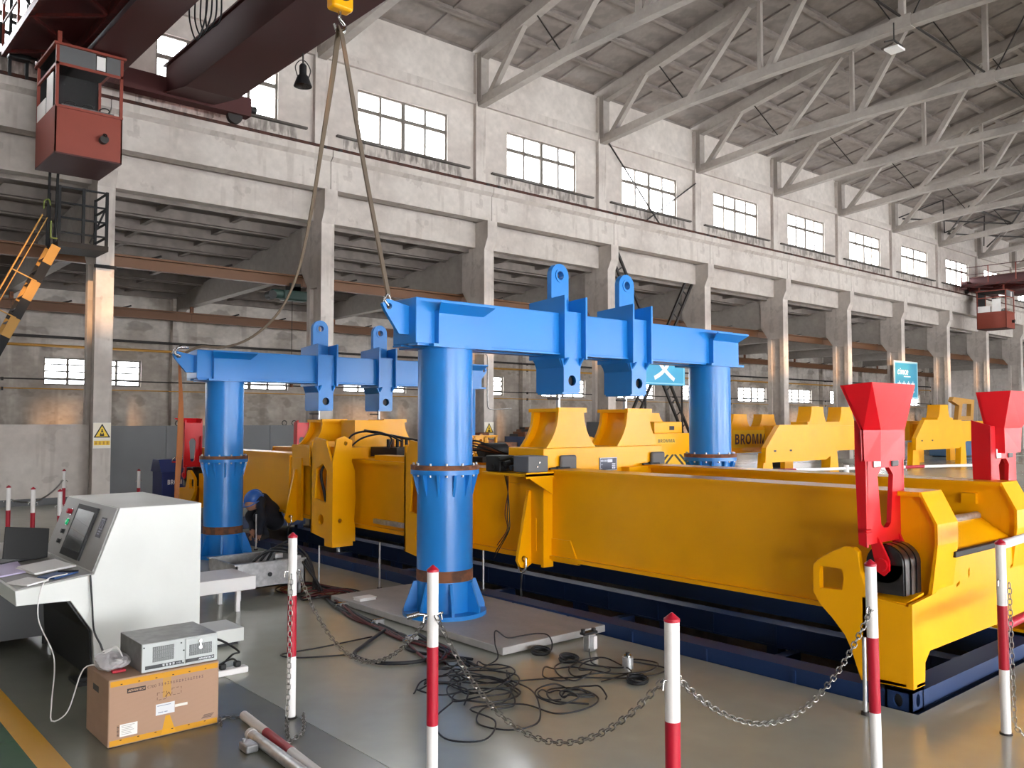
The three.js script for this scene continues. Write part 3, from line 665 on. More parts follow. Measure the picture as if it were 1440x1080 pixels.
  // end beams with corner housings, ears and flippers
  const endBeam = e => {
    const zf = ZC + e * 6.937, q = d => zf - e * d, zz = (a, b) => [Math.min(q(a), q(b)), Math.max(q(a), q(b))];
    const b = sub('end_beam', sp);
    // front plate with an arched lower edge and slots
    const slot = (x, y, w, h) => [[x - w, y - h], [x + w, y - h + .02], [x + w, y + h + .02], [x - w, y + h]];
    P('front_plate', prism('z', [[6.08, .14], [6.26, .14], [6.27, .29], [6.35, .36], [8.35, .36], [8.43, .29], [8.44, .14], [8.62, .14], [8.62, .72], [8.25, .75], [8.25, 1.02], [6.72, 1.02], [6.72, .9], [6.45, .75], [6.08, .72]], ...zz(.025, 0), [slot(6.85, .76, .03, .012), slot(7.05, .82, .012, .03), slot(7.92, .78, .03, .012)]), Y, b);
    P('lower_plate', bx(6.3, 8.4, .36, .40, ...zz(.4, .02)), Y, b);
    P('rear_plate', bx(6.3, 8.4, .36, 1.0, ...zz(.42, .40)), Y, b);
    P('sloped_plate', prism('x', [[q(0.0), 1.0], [q(.02), 1.02], [q(.26), 1.17], [q(.28), 1.15]], 6.73, 7.97), Y, b);
    P('grey_roller', cyl([6.74, 1.18, q(.28)], [7.96, 1.18, q(.28)], 0.035, 14), M.zinc, b);
    P('rubber_strip', rbx(6.70, 8.22, .985, 1.03, ...zz(.0, -.05), 0.008), M.rubber, b);
    for (const [xo, s] of [[6.08, 1], [8.62, -1]]) {
      const c = sub('corner_housing', sp), xi = xo + s * .055;
      // ear plate standing along the side, traced round its opening
      const ear = [[.75, .90], [.71, .95], [.60, 1.02], [.50, 1.07], [.42, 1.07], [.385, 1.04], [.37, .90], [.335, .80], [.30, .73], [.06, .71], [.0, .66], [.0, .14], [.38, .12], [.41, .20], [.45, .32], [.50, .42], [.60, .53], [.70, .62], [.75, .70]].map(([d, y]) => [q(d), y]);
      const hole = [[.70, .91], [.51, .91], [.49, .84], [.51, .74], [.70, .73]].map(([d, y]) => [q(d), y]);
      P('ear_plate', prism('x', ear, xo, xi, [hole], 0.007), Y, c);
      P('side_wall', bx(xo + s * .34, xo + s * .37, .37, .72, ...zz(.4, .02)), Y, c);
      P('housing_back', bx(xo, xo + s * .18, .16, .72, ...zz(.36, .33)), Y, c);
      P('housing_base', bx(xo, xo + s * .18, .135, .16, ...zz(.36, 0)), Y, c);
      P('housing_ledge', prism('z', [[xo + s * .02, .72], [xo + s * .30, .76], [xo + s * .30, .73], [xo + s * .02, .69]], ...zz(.30, .05)), Y, c);
      P('corner_chamfer', prism('y', [[xo, q(0)], [xo + s * .05, q(-.002)], [xo - s * .002, q(.05)]], .14, .7), Y, c);
      // flipper: hinge drum, arm with slot, flared guide
      const f = sub('flipper', sp), R = M.red, xc = xo + s * .14, zh = q(.21);
      P('hinge_drum', [cyl([xc - s * .10, .97, zh], [xc + s * .18, .97, zh], .135, 28), bx(Math.min(xc - s * .10, xc + s * .18), Math.max(xc - s * .10, xc + s * .18), .76, .97, ...zz(.33, .076))], M.rubberGloss, f);
      for (const k of [-1, 0, 1]) P('drum_band', [cyl([xc + s * .04 + k * .09 - .03, .97, zh], [xc + s * .04 + k * .09 + .03, .97, zh], .142, 28), bx(xc + s * .04 + k * .09 - .03, xc + s * .04 + k * .09 + .03, .76, .97, ...zz(.14, .068))], M.rubberGloss, f);
      for (const k of [-1, 1]) {
        P('hinge_cheek', prism('x', [[q(.16), .93], [q(.20), .89], [q(.25), .92], [q(.30), 1.15], [q(.24), 1.17], [q(.16), 1.0]], xc + s * .04 + k * .165 - .012, xc + s * .04 + k * .165 + .012), R, f);
        P('hinge_pin', cyl([xc + s * .04 + k * .14, .97, zh], [xc + s * .04 + k * .2, .97, zh], .045, 14), R, f);
        P('pin_bolt', cyl([xc + k * .28, 1.22, q(.22)], [xc + k * .36, 1.22, q(.22)], .014, 8), R, f);
      }
      const K = e < 0 ? .55 : 1, zA = q(.24), zB = q(.275), slotP = [[xc - .12 * K, 1.60], [xc - .06 * K, 1.655], [xc + .06 * K, 1.655], [xc + .12 * K, 1.60], [xc + .075 * K, 1.25], [xc + .03 * K, 1.22], [xc - .03 * K, 1.22], [xc - .075 * K, 1.25]];
      P('arm_front', prism('z', [[xc - .27 * K, 1.12], [xc + .27 * K, 1.12], [xc + .28 * K, 1.75], [xc + .28 * K, 1.95], [xc - .28 * K, 1.95], [xc - .28 * K, 1.75]], Math.min(zA, zB), Math.max(zA, zB), [slotP]), R, f);
      for (const k of [-1, 1]) P('arm_side', prism('x', [[q(.24), 1.10], [q(s > 0 ? .30 : .38), 1.12], [q(s > 0 ? .32 : .40), 1.7], [q(s > 0 ? .32 : .40), 2.0], [q(.24), 1.95]], xc + k * .28 * K - .014, xc + k * .28 * K + .014), R, f);
      P('arm_back', bx(xc - .27 * K, xc + .27 * K, 1.70, 1.95, ...zz(.32, .30)), R, f);
      for (const k of [-1, 1]) P('pad', rbx(xc + k * .14 * K - .05 * K, xc + k * .14 * K + .05 * K, 1.66, 1.75, ...zz(.26, .225), .01), k < 0 ? M.zinc : M.greyBoard, f);
      // guide: a folded plate, upright box below, wide flare above, tilted outwards
      const zt = q(.10), zm = q(.18), zl = q(.22), out = s > 0 ? -1 : 1;      // outward x
      const quad = (a, b2, c2, d) => { const g = new THREE.BufferGeometry(); g.setAttribute('position', new THREE.Float32BufferAttribute([...a, ...b2, ...c2, ...a, ...c2, ...d], 3)); g.computeVertexNormals(); return fin(g); };
      const lower = [[xc - .31 * K, 1.71, q(.24)], [xc - .21 * K, 1.71, q(.17)], [xc + .16 * K, 1.71, q(.17)], [xc + .20 * K, 1.71, q(.30)]];
      const midp = [[xc - .32 * K, 1.93, q(.24)], [xc - .22 * K, 1.93, q(.16)], [xc + .17 * K, 1.93, q(.17)], [xc + .21 * K, 1.93, q(.30)]];
      const topp = [[xc - .58 * K, 2.24, q(.25)], [xc - .52 * K, 2.26, q(.07)], [xc + .20 * K, 2.26, q(.10)], [xc + .28 * K, 2.25, q(.34)]];
      if (e < 0) { topp.forEach((p, i) => { p[1] -= s < 0 ? .33 : .22; }); }
      const flipX = out > 0 ? (p => [2 * xc - p[0], p[1], p[2]]) : (p => p);
      const [lo, mi, to] = [lower, midp, topp].map(a => a.map(flipX));
      const sheets = [];
      for (const [A, Bq] of [[lo, mi], [mi, to]]) for (let i = 0; i < 3; i++) {
        const a = A[i], b2 = A[i + 1], c2 = Bq[i + 1], d = Bq[i];
        sheets.push(quad(a, b2, c2, d), quad(...[a, d, c2, b2].map(p => [p[0], p[1], p[2] - e * .02])));
      }
      for (const A of [lo, to]) for (let i = 0; i < 3; i++) { const a = A[i], b2 = A[i + 1]; sheets.push(quad(a, b2, [b2[0], b2[1], b2[2] - e * .02], [a[0], a[1], a[2] - e * .02])); }
      P('guide', sheets, R, f);
    }
  };
  endBeam(1); endBeam(-1);

  // twin-lift housings half way along, with slotted covers
  for (const e of [-1, 1]) {
    const zc = ZC + e * 1.18;
    for (const s of [-1, 1]) {
      const h = sub('twin_housing', sp), xo = s < 0 ? 5.95 : 8.75, xi = s < 0 ? 6.42 : 8.28, a = Math.min(xo, xo - s * .36), b = Math.max(xo, xo - s * .36);
      P('front_cover', prism('z', [[xo, .34], [xo - s * .36, .32], [xo - s * .36, .5], [xo - s * .34, .62], [xo - s * .36, .9], [xo - s * .35, 1.30], [xo - s * .30, 1.42], [xo - s * .30, 1.72], [xo - s * .18, 1.78], [xo - s * .06, 1.74], [xo, 1.42]], zc + .27, zc + .30, [circle(xo - s * .12, .62, .03), circle(xo - s * .2, 1.68, .03)], 0, 0.4), Y, h);
      P('side_cover', prism('x', [[zc - .32, .42], [zc + .27, .34], [zc + .27, 1.42], [zc + .1, 1.72], [zc - .2, 1.76], [zc - .32, 1.55]], s < 0 ? xo : xo - .03, s < 0 ? xo + .03 : xo, [[[zc - .2, .9], [zc + .12, .86], [zc + .14, 1.3], [zc + .02, 1.4], [zc - .16, 1.32]], ring(zc - .02, .62, .075, 12)], 0, 0.4), Y, h);
      P('back_cover', bx(a, b, .42, 1.7, zc - .32, zc - .29), Y, h);
      P('foot', bx(a + .02, b - .02, .26, .44, zc + .05, zc + .27), Y, h);
      P('twist_bolt', cyl([(a + b) / 2, .18, zc + .16], [(a + b) / 2, .28, zc + .16], .03, 10), M.chrome, h);
      P('top_bridge', bx(Math.min(xo - s * .3, xi - s * .1), Math.max(xo - s * .3, xi - s * .1), 1.46, 1.62, zc - .3, zc + .28), Y, h);
      P('hose', [tube([[xo - s * .2, 1.5, zc], [xo - s * .04, 1.3, zc - .08], [xo - s * .05, 1.0, zc - .02], [xo - s * .06, .8, zc + .06], [xo - s * .2, .7, zc]], .02, 24, 6), tube([[xo - s * .25, 1.5, zc - .1], [xo - s * .07, 1.25, zc + .04], [xo - s * .09, .95, zc + .02], [xo - s * .2, .75, zc + .08]], .016, 24, 6)], M.cable, h);
    }
  }
  // valve block, hoses and guard rail on top of the frame
  const vb = sub('valve_block', sp);
  P('body', bx(7.0, 7.5, 1.46, 1.6, -11.3, -10.6), M.darkSteel, vb);
  for (let i = 0; i < 6; i++) P('valve', cyl([7.05 + i * .08, 1.6, -10.9], [7.05 + i * .08, 1.72, -10.9], .025, 8), i % 2 ? M.rust : M.rubber, vb);
  P('cabinet', bx(6.75, 7.35, 1.45, 2.0, -11.75, -11.35), Y, vb);
  P('hose_loop', [tube([[6.5, 1.6, -11.2], [6.55, 1.78, -11.1], [6.75, 1.84, -10.9], [6.9, 1.75, -10.6], [6.8, 1.6, -10.5]], .014, 28, 6), tube([[6.45, 1.6, -11.0], [6.6, 1.74, -10.9], [6.85, 1.8, -10.7], [6.95, 1.7, -10.4]], .013, 28, 6), tube([[6.7, 1.85, -11.0], [7.2, 1.7, -10.2], [7.6, 1.65, -9.6]], .02, 20, 6)], M.cable, vb);
  const gr = sub('guard_rail', sp);
  for (let i = 0; i < 6; i++) P('post', bx(6.86 + i * .2, 6.89 + i * .2, 1.45, 1.78, -9.42, -9.39), Y, gr);
  P('rail', [bx(6.86, 7.9, 1.76, 1.79, -9.42, -9.39), bx(6.86, 7.9, 1.6, 1.62, -9.42, -9.39)], Y, gr);
  const hl = sub('hydraulic_unit', sp);
  P('motor', [cyl([7.2, 1.6, -8.9], [7.6, 1.6, -8.9], .1, 16), bx(7.1, 7.7, 1.45, 1.52, -9.05, -8.75)], M.rubber, hl);
  P('pump', [cyl([6.75, 1.56, -8.95], [7.05, 1.56, -8.95], .07, 14)], M.chrome, hl);
  for (let i = 0; i < 5; i++) P('pipe', tube([[6.6, 1.5, -9.2 + i * .1], [6.8, 1.62 + .03 * i, -9.0 + i * .1], [7.2, 1.58, -8.6 + i * .05], [7.5, 1.55, -8.3]], .012, 20, 5), i % 2 ? M.rust : M.cable, hl);
  // type plate on the tower block
  const plateTexN = canvasTex(256, 144, (x, w, h) => {
    x.fillStyle = '#1b2340'; x.fillRect(0, 0, w, h); x.strokeStyle = '#e8e8ea'; x.lineWidth = 6; x.strokeRect(5, 5, w - 10, h - 10);
    x.fillStyle = '#dfe3ee'; x.font = 'bold 30px sans-serif'; x.fillText('BROMMA', 16, 46); x.fillRect(116, 20, 70, 34);
    x.font = '18px sans-serif'; x.fillText('STS', 16, 82); x.fillText('CE', 16, 126); x.fillRect(180, 66, 50, 10); x.fillRect(180, 84, 50, 10); x.fillRect(180, 102, 50, 24); x.fillStyle = '#1b2340'; x.fillText('45', 196, 122);
  });
  const zf = ZC + 2.9;
  const tp = fin(new THREE.PlaneGeometry(0.29, 0.15)).translate(7.365, 1.50, zf + 0.012);
  const tpb = P('type_plate', bx(7.22, 7.51, 1.425, 1.575, zf, zf + .01), M.black);
  part('print', tpb, mat({ map: plateTexN, roughness: 0.4 }), tp);
}
// ---------------------------------------------------------------- control console and what stands round it
{
  const c = thing('control_console', 'pale grey steel control console with a tilted screen panel and writing shelf', 'console', [2.2, 0, -7.85]);
  const z0 = -8.56, z1 = -7.1;
  const prof = [[2.14, 1.32], [2.78, 1.32], [2.78, 0.06], [1.98, 0.06], [1.96, 0.40], [1.80, 0.65], [1.44, 0.66], [1.43, 0.77], [1.96, 0.83]];
  part('body', c, M.consoleGrey, prism('z', prof, z0, z1, [], 0.006));
  part('foot_plate', c, M.black, bx(2.0, 2.72, 0, 0.06, z0 + .1, z1 - .05));
  part('kick_panel', c, M.black, prism('z', [[1.99, 0.06], [1.97, 0.40], [1.815, 0.64], [1.825, 0.645], [1.98, 0.40], [2.0, 0.06]].map(([a, b]) => [a - .03, b]), z0 + .04, z1 - .03));
  // tilted front panel: local frame u along z, v up the slope
  const A = V(1.962, 0.835, 0), T = V(2.14, 1.32, 0), v = T.clone().sub(A).normalize(), n = V(-v.y, v.x, 0), L = T.distanceTo(A);
  const at = (u, w, d) => V(A.x + v.x * w + n.x * d, A.y + v.y * w + n.y * d, z1 - u);
  const slab = (u0, u1, w0, w1, d0, d1) => { const g = new THREE.BoxGeometry(u1 - u0, w1 - w0, d1 - d0).translate(-(u0 + u1) / 2, (w0 + w1) / 2, (d0 + d1) / 2); g.applyMatrix4(new THREE.Matrix4().makeBasis(V(0, 0, 1), v, n)); return fin(g.translate(A.x, A.y, z1)); };
  part('front_panel', c, M.consolePanel, slab(0.02, 1.44, 0.01, L - 0.01, 0, 0.012));
  const sc = part('screen_bezel', c, M.black, slab(0.42, 0.96, 0.04, L - 0.045, 0.012, 0.03));
  part('display', sc, mat({ color: 0x4d5150, roughness: 0.25, clearcoat: 0.6 }), slab(0.46, 0.92, 0.10, L - 0.085, 0.03, 0.032));
  part('badge', c, mat({ map: canvasTex(96, 128, (x, w, h) => { x.fillStyle = '#2b2d3a'; x.fillRect(0, 0, w, h); x.strokeStyle = '#8a8da0'; x.lineWidth = 6; x.strokeRect(16, 14, 64, 60); x.beginPath(); x.moveTo(20, 70); x.lineTo(48, 22); x.lineTo(76, 70); x.stroke(); x.fillStyle = '#8a8da0'; x.fillRect(18, 86, 60, 8); x.fillRect(18, 102, 44, 8); }), roughness: 0.4 }), slab(0.16, 0.27, L - 0.26, L - 0.10, 0.012, 0.016));
  // pilot light and switches beside the screen
  const knob = (u, w, m, r, d) => { const a = at(u, w, 0.012), b = at(u, w, 0.012 + d); return cyl(a.toArray(), b.toArray(), r, 18); };
  const green = new THREE.MeshPhysicalMaterial({ color: 0x0f9a5c, roughness: 0.25, emissive: 0x12c878, emissiveIntensity: 0.25 });
  const sw = [[0.33, M.redPaint, .022, .045], [0.24, green, .026, .02], [0.155, M.black, .018, .03], [0.07, M.black, .018, .03]];
  sw.forEach(([w, m, r, d], i) => { const b = part(i === 1 ? 'pilot_light' : 'switch', c, m, knob(1.12, w + 0.06, m, r, d)); part('collar', b, M.chrome, knob(1.12, w + 0.06, m, r + .008, .008)); });
  part('shelf_top', c, M.consolePanel, prism('z', [[1.45, 0.772], [1.95, 0.83], [1.95, 0.836], [1.45, 0.778]], z0 + .03, z1 - .02));
  const by = thing('paper_stack', 'stack of printed sheets on the console shelf', 'paper', [1.75, 0.81, -7.6]);
  const paper = (x0, x1, zz0, zz1, y, m, nm, tilt) => { const g = bx(x0, x1, 0, 0.012, zz0, zz1); const cx = (x0 + x1) / 2, cz = (zz0 + zz1) / 2; g.translate(-cx, 0, -cz).rotateY(tilt).rotateZ(0.112).translate(cx, 0.778 + (cx - 1.45) * 0.116 + y, cz); return g; };
  const white = mat({ color: 0xf1f0ee, roughness: 0.8 }), printTex = canvasTex(128, 128, (x, w, h) => { x.fillStyle = '#efeeea'; x.fillRect(0, 0, w, h); x.fillStyle = '#b9b6ae'; for (let i = 0; i < 9; i++) x.fillRect(12, 12 + i * 12, 60 + (i * 37) % 40, 4); });
  part('sheet', by, mat({ map: printTex, roughness: 0.8 }), paper(1.62, 1.92, -7.95, -7.5, 0.004, 0, 0, 0.12));
  part('sheet', by, white, paper(1.62, 1.90, -7.92, -7.46, 0.017, 0, 0, 0.05));
  tag(mesh('notepad', paper(1.47, 1.63, -7.42, -7.14, 0.004, 0, 0, 0.3), white), 'crumpled white note sheet at the shelf edge', 'paper');
  tag(mesh('folder', paper(1.47, 1.66, -8.4, -7.7, 0.004, 0, 0, -0.08), mat({ color: 0xcfc4e4, roughness: 0.7 })), 'pale lilac folder lying along the shelf edge', 'folder');
  tag(mesh('document_folder', paper(1.66, 1.86, -7.40, -7.20, 0.004, 0, 0, 0.4), mat({ color: 0x2c4c80, roughness: 0.5 })), 'dark blue booklet under a pen on the console shelf', 'booklet');
  tag(mesh('pen', cyl([1.78, 0.838, -7.38], [1.88, 0.85, -7.22], 0.006, 8), M.black), 'black pen lying on the blue booklet', 'pen');

  // dark laptop open on the next desk, and that desk
  const d = thing('side_desk', 'grey steel desk with drawers beyond the console shelf', 'desk', [1.6, 0, -9.3]);
  part('top', d, M.consolePanel, rbx(1.18, 2.1, 0.72, 0.76, -10.1, -8.62, 0.008));
  part('cabinet', d, M.greyBoard, bx(1.22, 2.06, 0.08, 0.72, -10.05, -8.66));
  for (let i = 0; i < 3; i++) { const dr = part('drawer', d, M.greyBoard, bx(1.205, 1.22, 0.12 + i * .2, 0.30 + i * .2, -9.3, -8.7)); part('handle', dr, M.chrome, cyl([1.19, 0.23 + i * .2, -9.1], [1.19, 0.23 + i * .2, -8.9], 0.01, 8)); }
  for (const [x, z] of [[1.26, -8.7], [2.0, -8.7], [1.26, -10.0], [2.0, -10.0]]) part('foot', d, M.black, cyl([x, 0, z], [x, 0.08, z], 0.025, 8));
  const lp = thing('laptop', 'black laptop standing open at the end of the console shelf', 'laptop', [1.7, 0.8, -8.3]);
  part('keyboard_base', lp, M.black, rbx(-.17, .17, 0, .02, -.12, .12, .006).rotateZ(.112).translate(1.72, .816, -8.36));
  const lid = rbx(-.17, .17, 0, .27, -.008, .008, .006).rotateX(-.3).rotateZ(-.12).translate(1.73, .83, -8.24);
  part('lid', lp, M.rubber, lid);
  const tr = thing('tape_roll', 'dark roll of tape with work gloves lying on the side desk', 'tape roll', [1.95, 0.76, -9.8]);
  part('roll', tr, M.rubber, fin(new THREE.TorusGeometry(0.07, 0.035, 8, 20).rotateX(Math.PI / 2).translate(1.5, 0.795, -9.7)));
  part('glove', tr, mat({ color: 0xb9b18a, roughness: 0.9 }), [rbx(1.6, 1.8, 0.76, 0.80, -9.9, -9.75, 0.018, 3), rbx(1.62, 1.74, 0.76, 0.79, -9.74, -9.66, 0.014, 3)]);
  tag(mesh('binder', rbx(1.47, 1.66, 0.762, 0.80, -9.2 + .0, -8.86, 0.005).translate(-.24, 0, .2), mat({ color: 0x4a2320, roughness: 0.6 })), 'dark red binder lying flat on the side desk', 'binder');
}
// cardboard carton with taped edges
const cardTex = dataTex(256, 256, 0.7, 0.7, (u, v) => { const k = 0.95 + 0.06 * fbm(u, v, 10, 4) + 0.02 * fbm(u * 0.1, v, 64, 2); return [0.68 * k, 0.555 * k, 0.46 * k]; });
M.card = mat({ map: cardTex, roughness: 0.85 }, 1);
{
  const X0 = 1.66, X1 = 2.35, Zf = -5.66, Zb = -6.12, H = 0.41;
  const c = thing('cardboard_carton', 'brown cardboard carton with yellow taped edges below the computer case', 'carton', [2.0, 0, -5.9]);
  part('box', c, M.card, rbx(X0, X1, 0.002, H, Zb, Zf, 0.008, 2));
  const printT = canvasTex(1024, 608, (x, w, h) => {
    x.fillStyle = '#ad8a72'; x.fillRect(0, 0, w, h);
    for (let i = 0; i < 1500; i++) { x.fillStyle = `rgba(${90 + (i * 53) % 60},${60 + (i * 31) % 50},40,0.05)`; x.fillRect((i * 197) % w, (i * 389) % h, 30, 2); }
    const tape = (a, b, c2, d) => { x.fillStyle = 'rgba(214,150,22,0.92)'; x.fillRect(a, b, c2, d); };
    tape(0, 0, w, 52); tape(0, h - 52, w, 52);
    x.fillStyle = 'rgba(206,150,40,0.55)'; x.fillRect(w * 0.47, 0, 80, h * 0.40); x.fillStyle = 'rgba(224,160,20,0.85)'; x.beginPath(); x.moveTo(w * 0.46, h); x.lineTo(w * 0.50, h * 0.70); x.lineTo(w * 0.54, h * 0.70); x.lineTo(w * 0.60, h); x.fill();
    x.fillStyle = '#2a2220'; for (let i = 0; i < 6; i++) { x.fillRect(90 + i * 160, 34, 18, 8); x.fillRect(90 + i * 160, h - 46, 18, 8); }
    x.save(); x.fillStyle = '#32292a'; x.fillRect(150, 92, 170, 44); x.fillStyle = '#c8a488'; x.font = 'italic bold 30px sans-serif'; x.fillText('ADVANTECH', 158, 125, 155); x.fillStyle = '#5a4540'; x.font = '38px sans-serif'; x.fillText('C700', 335, 128);
    x.font = '30px sans-serif'; x.fillStyle = 'rgba(90,66,72,0.75)'; for (let i = 0; i < 16; i++) { x.fillRect(440 + i * 28, 96 + (i % 3) * 4, 18, 4); x.fillRect(446 + i * 28, 96, 4, 28); x.fillRect(440 + i * 28, 112 + (i % 2) * 6, 20, 4); } x.restore();
    x.strokeStyle = '#5c4038'; x.lineWidth = 4; x.setLineDash([26, 16]); x.strokeRect(430, 190, 90, 70); x.strokeRect(570, 170, 90, 66); x.setLineDash([]); x.lineWidth = 6; x.beginPath(); x.moveTo(505, 240); x.lineTo(540, 200); x.lineTo(560, 240); x.stroke();
    x.fillStyle = '#dfe0e2'; x.fillRect(418, 300, 180, 108); x.fillStyle = '#8f95a8'; x.fillRect(432, 316, 130, 6); x.fillRect(440, 380, 50, 8); x.fillRect(500, 380, 30, 8); x.fillStyle = '#e6e2d8'; x.fillRect(600, 336, 124, 26);
    x.fillStyle = '#e9e6e0'; x.fillRect(90, 420, 160, 116); x.fillStyle = '#9a948c'; for (let i = 0; i < 6; i++) x.fillRect(104, 434 + i * 16, 120 - (i * 29) % 40, 4); x.fillStyle = '#2a2422'; for (let i = 0; i < 12; i++) x.fillRect(64, 424 + i * 9, 18, 3 + (i * 7) % 4);
    x.fillStyle = '#5d4a46'; for (let i = 0; i < 4; i++) x.fillRect(890 - i * 8, 500 + i * 10, 100, 6);
  });
  part('printed_face', c, mat({ map: printT, roughness: 0.75 }), fin(new THREE.PlaneGeometry(X1 - X0 - 0.02, H - 0.02)).translate((X0 + X1) / 2, H / 2, Zf + 0.0015));
  part('handle_slot', c, M.rubber, rbx(X0 - 0.001, X0 + .004, 0.29, 0.33, -5.98, -5.86, 0.002));
}
{
  // grey rack computer
  const X0 = 1.86, X1 = 2.345, Y0 = 0.413, Y1 = 0.59, Zf = -5.68, Zb = -6.11;
  const p = thing('industrial_computer', 'grey rack computer case with vent grilles on top of the carton', 'computer', [2.1, Y0, -5.9]);
  part('case', p, mat({ map: zincTex, color: 0xb9b9b7, roughness: 0.4, metalness: 0.25 }, 1), rbx(X0, X1, Y0, Y1, Zb, Zf - .02, 0.003));
  const front = mat({ map: paintTone, color: 0xc6cbc9, roughness: 0.42 }, 1);
  part('front_panel', p, front, rbx(X0, X1, Y0, Y1, Zf - .02, Zf, 0.004));
  part('door', p, front, rbx(X0 + .272, X1 - .02, Y0 + .012, Y1 - .008, Zf, Zf + .008, 0.003));
  const slat = bx(-.001, .001, -.009, .009, 0, .003);
  const vents = (x0, n, ys, z) => ys.forEach(y => { const g = sub('vent_row', p); part('recess', g, M.greyBoard, bx(x0 - .004, x0 + n * .0068, y - .011, y + .011, z, z + .002)); for (let i = 0; i < n; i++) piece('vent_slat', slat, front, g, x0 + i * .0068, y, z + .002); });
  vents(X0 + .07, 19, [Y0 + .068, Y0 + .092, Y0 + .116, Y0 + .14], Zf);
  vents(X0 + .30, 21, [Y0 + .07, Y0 + .094, Y0 + .118], Zf + .008);
  const strip = (t, al) => mat({ map: canvasTex(512, 64, (x, w, h) => { x.fillStyle = '#14161a'; x.fillRect(0, 0, w, h); x.fillStyle = '#eceff2'; x.font = al ? 'italic bold 46px sans-serif' : 'bold 40px sans-serif'; x.textAlign = 'right'; if (al) x.fillText(t, w - 14, 49); else { for (let i = 0; i < 4; i++) { const a = 236 + i * 46; x.fillRect(a, 14, 34, 6); x.fillRect(a + 14, 10, 6, 42); x.fillRect(a, 30, 34, 6); x.fillRect(a + 2, 46, 30, 5); } x.font = '34px sans-serif'; x.fillText(t, w - 10, 46); } }), roughness: 0.3 });
  part('name_strip', p, strip('610L', 0), fin(new THREE.PlaneGeometry(.232, .022)).translate(X0 + .136, Y0 + .028, Zf + .0012));
  part('name_strip', p, strip('ADVANTECH', 1), fin(new THREE.PlaneGeometry(.188, .022)).translate(X0 + .366, Y0 + .03, Zf + .0092));
  part('lock', p, M.chrome, cyl([X0 + .365, Y1 - .03, Zf], [X0 + .365, Y1 - .03, Zf + .02], 0.011, 14));
  part('key', p, M.chrome, [bx(X0 + .36, X0 + .37, Y1 - .062, Y1 - .03, Zf + .018, Zf + .021), cyl([X0 + .365, Y1 - .07, Zf + .017], [X0 + .365, Y1 - .07, Zf + .022], .013, 12)]);
  for (const [x, y] of [[.012, .155], [.245, .15], [.262, .10], [.258, .02]]) part('screw', p, M.black, cyl([X0 + x, Y0 + y, Zf], [X0 + x, Y0 + y, Zf + .003], .005, 10));
}
